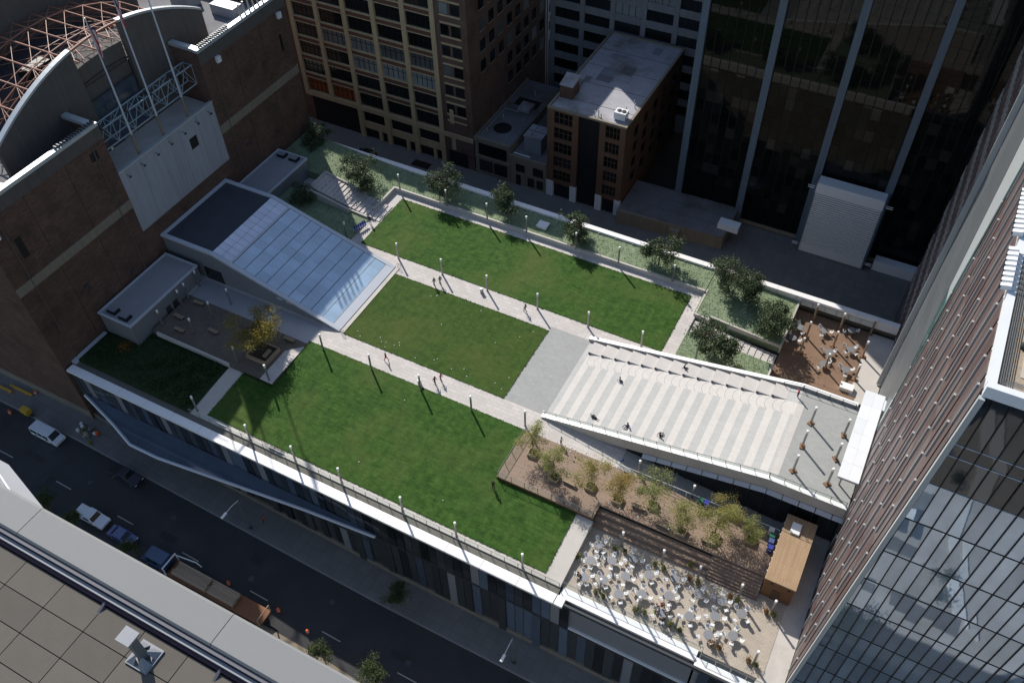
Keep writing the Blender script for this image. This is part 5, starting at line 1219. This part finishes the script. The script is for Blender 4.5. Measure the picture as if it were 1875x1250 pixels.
bin_(-52.1,84.95,0,'steel','pale steel bin by a lamp on the back path'); bin_(-51.1,64.6,0,'steel','pale steel bin by a lamp on the front path')
for x,y,m,lb in ((-8.3,64.0,'green','green recycling bin by the handrail behind the deck trees'),(-7.5,64.0,'blue','blue recycling bin by the handrail behind the deck trees'),(1.0,63.9,'c_white','white-topped bin standing at the corner of the cedar kiosk'),(1.3,63.2,'green','green recycling bin against the cedar kiosk'),(1.4,62.4,'car_b','pale blue recycling bin against the cedar kiosk'),(1.55,61.5,'blue','royal blue recycling bin against the cedar kiosk')):
    t=thing('recycling_bin',lb,'bin',(x,y,.06)); MB().hexa([(-.3,-.3),(.3,-.3),(.3,.3),(-.3,.3)],0,.95).obj('body',m,t,local=True,bevel=.03); MB().box(-.33,-.33,.95,.33,.33,1.06).obj('lid',m,t,local=True)
    if m=='blue': MB().box(-.18,-.3305,.45,-.12,-.3004,.75).box(.12,-.3305,.45,.18,-.3004,.75).box(-.12,-.3305,.57,.12,-.3004,.63).obj('letter','white',t,local=True)
t=thing('notice_board','small blue notice board on the white handrail end','sign',(-19.6,64.9,0)); MB().tube((-19.6,64.9,0),(-19.6,64.9,1.0),.04,n=6).obj('post','white',t); MB().obox((-19.6,64.9,1.15),(.5,.06,.7),(.4,.9,0)).obj('board','c_blue',t); MB().obox((-19.62,64.9,1.15),(.3,.075,.14),(.4,.9,0)).obj('picture','white',t)
gp=[(-26.5,63.9),(-26.4,63.2),(-25.9,63.8),(-24.4,64.0),(-22.1,64.0),(-21.95,63.3),(-20.1,63.8),(-14.5,57.65+.5),(-17.1,58.2),(-10.5,58.2),(-18.6,58.2)]
gb_=thing('globe_light','x','light',(0,0,0)); MB().tube((0,0,0),(0,0,.72),.012,n=5).obj('stake','steel',gb_,local=True); MB().lathe([(.02,.7),(.09,.75),(.115,.84),(.09,.93),(.03,.97)],10).obj('globe','lampglow',gb_,local=True,smooth=True)
for x,y in gp: place(gb_,(x,y,.06),0,'small white globe light on a stake along the deck','globe lights on the deck')
ld=thing('lawn_light','x','light',(0,0,0)); MB().lathe([(.075,0),(.07,.05),(.04,.08)],10).obj('dome','white',ld,local=True)
r_=random.Random(4)
for k in range(26):
    x=r_.uniform(-65.5,-40); y=r_.choice([r_.uniform(68.1,70),r_.uniform(80.5,82),r_.uniform(69,81)]); place(ld,(x,y,.06),0,'tiny white ground light in the drier middle lawn','ground lights in the middle lawn')
for x,y in ((-51.8,49.8),(-38.5,49.8),(-51.5,61.1)): place(ld,(x,y,zf(y)+.09),0,'tiny white ground light in the sloping front lawn','ground lights in the front lawn')
r_=random.Random(9); gd=MB()
for k in range(60):
    x=r_.uniform(-38,-2); y=r_.uniform(68.5,78); z=rz(x)+.016
    gd.lathe([(.06,0),(.05,.01)],6,(x,y,z))
o=gd.obj('glass_paving_dots','c_white',rp); o['kind']='stuff'
sh=thing('roof_hatch','white square roof hatch in the shaded sedum behind the back lawn','hatch',(-50.2,102.9,.55)); MB().box(-51.0,102.2,.5,-49.3,103.6,.95).obj('curb','white',sh); MB().box(-51.1,102.1,.95,-49.2,103.7,1.05).obj('lid','panel_w',sh)
cn_=thing('traffic_cone','orange cone in the shaded sedum near the back hut','cone',(-93.7,100.4,.55)); MB().box(-.2,-.2,0,.2,.2,.05).obj('base','orange',cn_,local=True); MB().lathe([(.15,.05),(.04,.8)],10).obj('cone','orange',cn_,local=True); MB().lathe([(.115,.3),(.09,.48)],10).obj('band','white',cn_,local=True)
def lounger_proto():
    t=thing('folding_lawn_chair','x','chair',(0,0,0))
    MB().obox((0,.15,.35),(.55,.5,.03),(1,0,0),(0,-.1,1)).obj('seat','blue',t,local=True); MB().obox((0,-.2,.7),(.55,.7,.03),(1,0,0),(0,.95,.3)).obj('backrest','blue',t,local=True)
    mb=MB()
    for s_ in (-.29,.29): mb.path([(s_,.4,0),(s_,.35,.5),(s_,-.25,.55),(s_,-.4,0)],[.02]*4,5); mb.tube((s_,-.05,.35),(s_,-.32,1.05),.02,n=5)
    mb.obj('frame','white',t,local=True); return t
LC=lounger_proto()
for k in range(6): place(LC,(-78.1+.12*k,87.9+.42*k,.26),rad(-75),'blue folding lawn chair with white frame parked in the row by the west stair','row of lawn chairs')
for k,(x,y) in enumerate(((-63.9,46.35),(-62.7,46.35))):
    o=MB(); o.box(-.5,-.22,0,.3,.22,.32); o.box(.32,-.2,0,.62,.2,.22); t=thing('stage_case',('black equipment case','grey equipment case')[k]+' left on the front walk by the railing','case',(x,y,-1.2),rad(4)); o.obj('body',('black','c_grey')[k],t,local=True); MB().box(-.3,-.24,.1,.1,-.222,.2).obj('handle','steel',t,local=True)
# ================================================================ people
PEO=[]
def person(loc,face,pose,top,legs,label,h=1.72,group=None,seat=None):
    k=h/1.72; J={}
    J['pel']=(0,0,.95); J['spi']=(0,0,1.14); J['che']=(0,0,1.36); J['nec']=(0,.01,1.5); J['hb']=(0,.03,1.58); J['ht']=(0,.03,1.70)
    for s_,n in ((-1,'l'),(1,'r')):
        J['sh'+n]=(.18*s_,0,1.42); J['hip'+n]=(.095*s_,0,.9)
        sw=s_
        if pose=='walk':
            J['el'+n]=(.24*s_,-.10*sw,1.16); J['wr'+n]=(.25*s_,.02-.16*sw,.94); J['kn'+n]=(.1*s_,.06+.16*sw,.5); J['an'+n]=(.1*s_,-.04+.30*sw,.09 if sw>0 else .13)
        elif pose=='stand':
            J['el'+n]=(.25*s_,-.03,1.14); J['wr'+n]=(.25*s_,.10,.92); J['kn'+n]=(.1*s_,.02,.5); J['an'+n]=(.11*s_,0,.08)
        elif pose=='sit':
            J['el'+n]=(.25*s_,.04,1.14); J['wr'+n]=(.17*s_,.27,1.04); J['kn'+n]=(.12*s_,.44,.93); J['an'+n]=(.12*s_,.40,.50)
        elif pose=='floor':
            J['el'+n]=(.27*s_,-.12,1.14); J['wr'+n]=(.28*s_,-.22,.92); J['kn'+n]=(.14*s_,.42,1.18); J['an'+n]=(.14*s_,.62,.93)
        elif pose=='lie':
            J['el'+n]=(.27*s_,.0,1.16); J['wr'+n]=(.22*s_,.10,.95); J['kn'+n]=(.12*s_,.10,.5); J['an'+n]=(.12*s_,.02,.08)
        a=Vector(J['an'+n]); J['to'+n]=(a.x+.01*s_,a.y+.17,a.z-.05)
        wv=Vector(J['wr'+n]); ev=Vector(J['el'+n]); d=(wv-ev).normalized(); J['ha'+n]=tuple(wv+d*.08)
        side=Vector((0,1,0)) if abs(d.y)<.7 else Vector((0,0,1))
        for q in range(4): J['f%d'%q+n]=tuple(wv+d*(.165-.012*abs(q-1.3))+side*(.03*(q-1.5))+Vector((-.02*s_,0,0)))
        J['th'+n]=tuple(wv+d*.09+side*.065)
    RAD=dict(pel=.135,spi=.125,che=.145,nec=.06,hb=.085,ht=.085)
    names=list(J); idx={n:i for i,n in enumerate(names)}
    rr=[]
    for n in names:
        b=n[:2]
        rr.append(RAD.get(n) or {'sh':.075,'el':.05,'wr':.035,'ha':.036,'hi':.105,'kn':.07,'an':.048,'to':.04,'th':.011}.get(b,.0095))
    E=[('pel','spi'),('spi','che'),('che','nec'),('nec','hb'),('hb','ht')]
    for n in 'lr':
        E+=[('che','sh'+n),('sh'+n,'el'+n),('el'+n,'wr'+n),('wr'+n,'ha'+n),('pel','hip'+n),('hip'+n,'kn'+n),('kn'+n,'an'+n),('an'+n,'to'+n),('wr'+n,'th'+n)]+[('ha'+n,'f%d'%q+n) for q in range(4)]
    me=bpy.data.meshes.new('body'); me.from_pydata([tuple(Vector(J[n])*k) for n in names],[(idx[a],idx[b]) for a,b in E],[])
    o=bpy.data.objects.new('tmp_body',me); COL.objects.link(o)
    sk=o.modifiers.new('skin','SKIN'); sk.branch_smoothing=.3
    for i,v in enumerate(me.skin_vertices[0].data): v.radius=(rr[i]*k,rr[i]*k*(.8 if names[i] in('che','spi','pel') else 1)); v.use_root=(names[i]=='pel')
    sb=o.modifiers.new('sub','SUBSURF'); sb.levels=1; sb.render_levels=1
    PEO.append((o,J,k,loc,face,pose,top,legs,label,group))
def finish_people():
    dg=bpy.context.evaluated_depsgraph_get(); dg.update()
    for o,J,k,loc,face,pose,top,legs,label,group in PEO:
        me=bpy.data.meshes.new_from_object(o.evaluated_get(dg)); me.name='body'
        for m_ in ('skin',top,legs,'c_black'): me.materials.append(M[m_])
        segs=[]
        def S(a,b,mi): segs.append((Vector(J[a])*k,Vector(J[b])*k,mi))
        S('hb','ht',0); S('nec','hb',0); S('spi','che',1); S('pel','spi',1)
        for n in 'lr': S('che','sh'+n,1); S('sh'+n,'el'+n,1); S('el'+n,'wr'+n,1 if top in('c_black','c_grey') else 0); S('wr'+n,'ha'+n,0); S('pel','hip'+n,2); S('hip'+n,'kn'+n,2); S('kn'+n,'an'+n,2); S('an'+n,'to'+n,3)
        for p in me.polygons:
            c=p.center; best=9;bi=1
            for a,b,mi in segs:
                d=b-a; t=max(0,min(1,(c-a).dot(d)/d.length_squared)); q=(c-(a+d*t)).length
                if q<best: best=q; bi=mi
            p.material_index=bi; p.use_smooth=True
        z=loc[2]
        t=thing('person',label,'person',(loc[0],loc[1],z),rad(face),group)
        dz={'sit':-.5+.02,'floor':-.84,'walk':0,'stand':0,'lie':0}[pose]*k
        b=link('body',me,t,(0,0,0),local=True)
        hb=Vector(J['hb'])*k
        hm=MB(); hm.lathe([(.075,.0),(.104,.05),(.1,.1),(.07,.14),(.02,.16)],10,(0,-.015*k,.0)); hr=hm.obj('hair','hair',t,local=True,smooth=True)
        fm=MB(); fm.hexa([(-.014,.09),(.014,.09),(.008,.125),(-.008,.125)],.02,.055); 
        for s_ in (-1,1): fm.lathe([(.011,0),(.008,.008)],6,(.035*s_,.088,.062))
        fc=fm.obj('face','skin',t,local=True)
        for q in (hr,fc): q.location=hb+Vector((0,0,dz if pose!='lie' else 0))
        if pose=='lie':
            rot=Matrix.Rotation(rad(-90),4,'X'); 
            for q in (b,hr,fc): q.matrix_local=Matrix.Translation((0,0,.14))@rot@Matrix.Translation(q.location-Vector((0,0,.95*k)))
        else: b.location=(0,0,dz)
        bpy.data.objects.remove(o)
person((-59.6,82.9,0),75,'walk','c_black','c_black','person in black walking on the back path nearest the middle lawn',1.75)
person((-58.9,83.6,0),75,'walk','c_black','c_black','tall person in black walking beside another on the back path',1.85)
person((-44.0,84.3,0),95,'walk','c_black','c_grey','person in a dark top walking alone along the back path',1.72)
person((-57.9,66.2,0),-20,'walk','c_black','c_red','person with dark top and reddish trousers walking alone on the front path',1.7)
person((-49.1,65.6,0),-100,'walk','c_black','c_black','person in black striding along the front path',1.75)
person((-48.6,66.5,0),80,'walk','c_red','c_black','person in a maroon top walking on the front path by the middle lawn',1.65)
person((-33.4,54.3,-.58),15,'stand','c_black','c_black','person in black standing on the front lawn by the deck corner',1.78)
person((-77.2,90.9,.02),-160,'stand','c_black','c_denim','person in dark clothes standing next to the row of blue lawn chairs',1.78)
person((-25.2,77.1,rz(-25.2)),-120,'floor','c_white','c_grey','person in white sitting alone high on the striped ramp',1.7)
person((-25.7,69.5,rz(-25.7)+.03),70,'lie','c_black','c_black','person in black lying on the striped ramp by the glass rail',1.75)
person((-20.9,69.6,rz(-20.9)),140,'floor','c_blue','c_black','person in blue sitting on the ramp by the glass rail',1.75)
person((-16.3,69.4,rz(-16.3)),-30,'floor','c_black','c_grey','person in a dark top sitting further up by the ramp rail',1.72)
person((-17.5,81.9,rz(-16.4)+.04),-100,'floor','c_black','c_grey','person in dark clothes sitting on a ramp seat step',1.7)
person((-1.9,81.6,6.0),-60,'stand','c_red','c_black','person in a red top standing at the head of the ramp',1.7)
person((-28.3,64.3,0),-95,'stand','c_white','c_grey','person in white standing between deck and ramp start',1.7)
person((-7.75,49.1,-1.25),-60,'sit','c_red','c_black','person in crimson sitting at the crowded café table',1.7)
person((-6.5,48.6,-1.25),100,'sit','c_black','c_black','person in black sitting at the crowded café table, facing inward',1.72)
person((-6.85,47.5,-1.25),45,'sit','c_black','c_black','dark-clothed person at the crowded table beside a potted plant',1.72)
person((-8.1,47.9,-1.25),-45,'sit','c_green','c_black','person in lime green sitting at the crowded café table',1.68)
person((-8.25,48.75,-1.25),-75,'sit','c_white','c_black','person in white sitting at the crowded café table',1.68)
person((-18.3,48.2,-1.25),-90,'sit','c_black','c_black','person in black sitting alone at the café corner table by the walk',1.74)
person((-64.5,41.0,G+.15),30,'walk','c_red','c_black','person in red on the shaded front pavement by the street light',1.7)
finish_people()
# ================================================================ vehicles
def vehicle(kind,loc,rz_,paint,label):
    t=thing({'van':'passenger_van','pickup':'pickup_truck','sedan':'sedan_car','cab':'cab_truck'}[kind],label,{'van':'van','pickup':'pickup','sedan':'car','cab':'truck'}[kind],loc,rz_)
    L_,W,prof,wins,wx,wr={
     'van':(5.6,1.98,[(-2.8,.35),(2.75,.35),(2.8,.95),(2.15,1.15),(1.35,2.05),(-2.7,2.08),(-2.8,1.6)],[(-2.55,-1.0,1.25,1.85),(-.9,.1,1.25,1.85),(.2,1.35,1.25,1.85)],1.75,.36),
     'pickup':(5.6,1.95,[(-2.8,.42),(2.75,.42),(2.8,.95),(1.25,1.12),(.65,1.78),(-.55,1.8),(-.75,1.1),(-2.8,1.1)],[(-.5,.55,1.18,1.68)],1.75,.39),
     'sedan':(4.6,1.8,[(-2.3,.3),(2.25,.3),(2.3,.72),(1.2,.92),(.45,1.4),(-1.0,1.42),(-1.7,.98),(-2.3,.92)],[(-.95,-.2,.98,1.34),(-.1,.5,.98,1.34)],1.4,.32),
     'cab':(4.2,2.2,[(-2.1,.55),(2.0,.55),(2.1,1.3),(1.5,1.5),(1.1,2.5),(-2.1,2.55)],[(-1.2,.9,1.6,2.3)],1.3,.45)}[kind]
    def fn(u,v,s_):
        top=prof[0][1]; f=1-.10*max(0,(v-1.0))
        return (u,s_*f,v)
    mb=MB(); mb.extr(prof,-W/2,W/2,fn); mb.obj('body',paint,t,local=True,bevel=.07)
    for a,b,z0,z1 in wins:
        for s_ in (-1,1):
            y0=s_*(W/2*(1-.10*max(0,z0-1.0))+.006); y1=s_*(W/2*(1-.10*max(0,z1-1.0))+.006)
            q=[(a,y0,z0),(b,y0,z0),(b-.08,y1,z1),(a+.04,y1,z1)]; MB().q(*(q if s_<0 else q[::-1])).obj('side_window','win',t,local=True)
    i=[j for j,p in enumerate(prof) if p[1]>1.0 or kind=='sedan' and p[1]>.85]
    fr=[(p,q) for p,q in zip(prof[:-1],prof[1:]) if p[0]>q[0] and q[1]-p[1]>.35 and p[0]>.3]
    for p,q in fr[:1]:
        dx,dz=q[0]-p[0],q[1]-p[1]; n=Vector((dz,0,-dx)).normalized()*.012
        a=[(p[0]+dx*.1+n.x,-W/2*.84,p[1]+dz*.1+n.z),(p[0]+dx*.1+n.x,W/2*.84,p[1]+dz*.1+n.z),(p[0]+dx*.92+n.x,W/2*.78,p[1]+dz*.92+n.z),(p[0]+dx*.92+n.x,-W/2*.78,p[1]+dz*.92+n.z)]
        MB().q(*a).obj('windscreen','win',t,local=True)
    if kind=='pickup': MB().box(-2.72,-W/2+.1,1.0,-.85,W/2-.1,1.108).obj('cargo_bed','black' if paint!='van_w' else 'panel_w',t,local=True)
    if kind=='sedan': MB().q((-1.66,-.7,1.0),(-1.66,.7,1.0),(-1.06,.62,1.4),(-1.06,-.62,1.4)).obj('rear_window','win',t,local=True)
    for sx in (-1,1):
        for sy in (-1,1):
            yy=sy*(W/2-.1)
            wl=MB().tube((sx*wx,yy-.11,wr),(sx*wx,yy+.13*1,wr),wr,n=14).obj('wheel','rubber',t,local=True); MB().tube((sx*wx,yy+sy*.135,wr),(sx*wx,yy+sy*.15,wr),wr*.6,n=10).obj('rim','steel',wl,local=True)
    for sy in (-1,1): MB().box(prof[2][0]-.06,sy*W*.36-.14,.62,prof[2][0]+.015,sy*W*.36+.14,.8).obj('headlight','lampglow',t,local=True); MB().box(prof[0][0]-.015,sy*W*.4-.1,.75,prof[0][0]+.05,sy*W*.4+.1,.95).obj('tail_light','red',t,local=True)
    for sy in (-1,1): MB().box(.9 if kind!='sedan' else .5,sy*(W/2+.02)-.1,1.05,1.05 if kind!='sedan' else .65,sy*(W/2+.02)+.1,1.2).obj('mirror','black',t,local=True)
    return t
vehicle('van',(-104.6,37.7,G),0,'van_w','white passenger van parked by the arena pavement')
vehicle('pickup',(-88.2,37.6,G),0,'car_d','dark pickup parked at the front kerb below the garage canopy')
vehicle('pickup',(-87.4,30.0,G),0,'van_w','white pickup parked on the far side of the street under a tree')
vehicle('sedan',(-81.2,29.7,G),0,'car_b','pale blue sedan parked behind the white pickup')
vehicle('cab',(-73.9,29.2,G),math.pi,'car_bl','bright blue truck cab parked ahead of the lumber stack')
vehicle('sedan',(-100.6,121.0,G),math.pi,'car_k','black sedan parked in the back street below the loft building')
fb=thing('flatbed_trailer','long flatbed trailer with rusty deck behind the blue truck cab','trailer',(-63.5,29,G))
MB().box(-71.2,27.9,G+.9,-54.6,30.3,G+1.15).obj('bed','rust',fb)
for x in (-70,-57.5,-56):
    for y in (28.1,30.1): MB().tube((x,y-.15,G+.45),(x,y+.15,G+.45),.45,n=12).obj('wheel','rubber',fb)
mb=MB(); mb.path([(-71.2,27.8,G+1.1),(-71.2,27.8,G+3.0),(-71.2,30.4,G+3.0),(-71.2,30.4,G+1.1)],[.09]*4,5); mb.path([(-71.5,27.8,G+2.4),(-71.5,30.4,G+2.4),(-68,30.9,G+2.2),(-67.2,30.9,G+1.6)],[.08]*4,5); mb.obj('head_rack','panel_w',fb)
MB().path([(-54.7,27.9,G+1.1),(-54.7,27.9,G+2.6),(-54.7,30.3,G+2.6),(-54.7,30.3,G+1.1)],[.1]*4,5).obj('tail_rack','timber',fb)
for k,(x0,x1) in enumerate(((-70.3,-64.4),(-64.1,-59.6))):
    t=thing('lumber_stack',('longer bundle of pale planks on the trailer nearer the truck cab','shorter bundle of pale planks in the middle of the trailer')[k],'lumber',((x0+x1)/2,29.1,G+1.15))
    for a in range(6):
        for b in range(3): MB().box(x0+R.uniform(-.15,.1),28.2+.33*a,G+1.16+.24*b,x1+R.uniform(-.1,.15),28.5+.33*a,G+1.38+.24*b).obj('plank','timber',t)
for i,(x,y,m) in enumerate(((-116.0,42.3,'yellow_e'),(-118.6,41.3,'yellow_e'))):
    t=thing('barrier_beam',('long yellow barrier beam lying along the arena base','short yellow barrier beam further from the arena base')[i],'barrier',(x,y,G)); MB().obox((x,y,G+.35),(5.0 if i==0 else 3.0,.3,.3),(1,.02,0)).obj('beam',m,t); 
    for q in (-1,1): MB().box(x+q*1.2-.2,y-.3,G,x+q*1.2+.2,y+.3,G+.2).obj('foot','orange',t)
gn=thing('portable_generator','small yellow generator with orange ends behind the white van','machine',(-111.4,39.4,G)); MB().box(-112.2,38.9,G+.35,-110.6,39.9,G+1.4).obj('housing','yellow_e',gn,bevel=.05); MB().tube((-111.8,38.9,G+.3),(-111.8,39.9,G+.3),.3,n=10).obj('wheel','rubber',gn); MB().box(-110.58,39.2,G+.3,-109.9,39.6,G+.4).obj('tow_bar','steel_d',gn)
for i,(x,y) in enumerate(((-114,38.2),(-113.4,43.0),(-62.9,31.0),(-54.3,31.0),(-49,30.4))):
    c=thing('traffic_barrel','orange and white traffic barrel standing in the street','barrel',(x,y,G),0,'traffic barrels'); MB().lathe([(.24,0),(.22,.4),(.18,.85)],10).obj('body','orange',c,local=True); MB().lathe([(.23,.4),(.222,.55)],10).obj('band','white',c,local=True)
dp=thing('rubbish_pile','heap of mixed rubbish bags and crates on the arena corner pavement','rubbish',(-99.6,41.2,G+.15)); r_=random.Random(3)
for k in range(16): x,y=-99.6+r_.gauss(0,.9),41.2+r_.gauss(0,.6); MB().hexa([(x-.25,y-.2),(x+.28,y-.25),(x+.22,y+.22),(x-.2,y+.25)],G+.15,G+.4+r_.random()*.5).obj('crate',r_.choice(['c_white','lf_pot','orange','c_grey','timber','panel_w']),dp,bevel=.06)
for x,y,lb in ((-65.8,39.3,'grey street light with a pale arm over the front street'),(-22.8,39.3,'grey street light at the front kerb below the café terrace')):
    t=thing('street_light',lb,'street light',(x,y,G+.15)); MB().tube((x,y,G+.15),(x,y,G+7.8),.12,.08,n=8).obj('pole','steel',t); MB().path([(x,y,G+7.7),(x+.1,y-1.2,G+8.2),(x+.2,y-2.6,G+8.4)],[.06,.05,.05],6).obj('arm','white',t); MB().hexa([(x+.05,y-3.5),(x+.4,y-3.5),(x+.4,y-2.5),(x+.05,y-2.5)],G+8.33,G+8.47).obj('lamp_head','white',t)
    MB().box(x-.2,y-.2,G+.15,x+.2,y+.2,G+.5).obj('base','steel_d',t)
mk=MB().box(-90.5,122.5,G+.155,-86.5,124.5,G+.17); o=mk.obj('pavement_grate','black'); tag(o,'dark rectangular grate set in the pavement by the loft building','grate')

for o in list(bpy.data.objects):
    if o.parent is None and o.get('category') in ('van','pickup','truck','trailer','lumber','barrier','machine','barrel','rubbish','street light') or (o.get('category')=='car' and o.location.y<60) or (o.get('category')=='person' and o.location.z<-10):
        to_street(o)
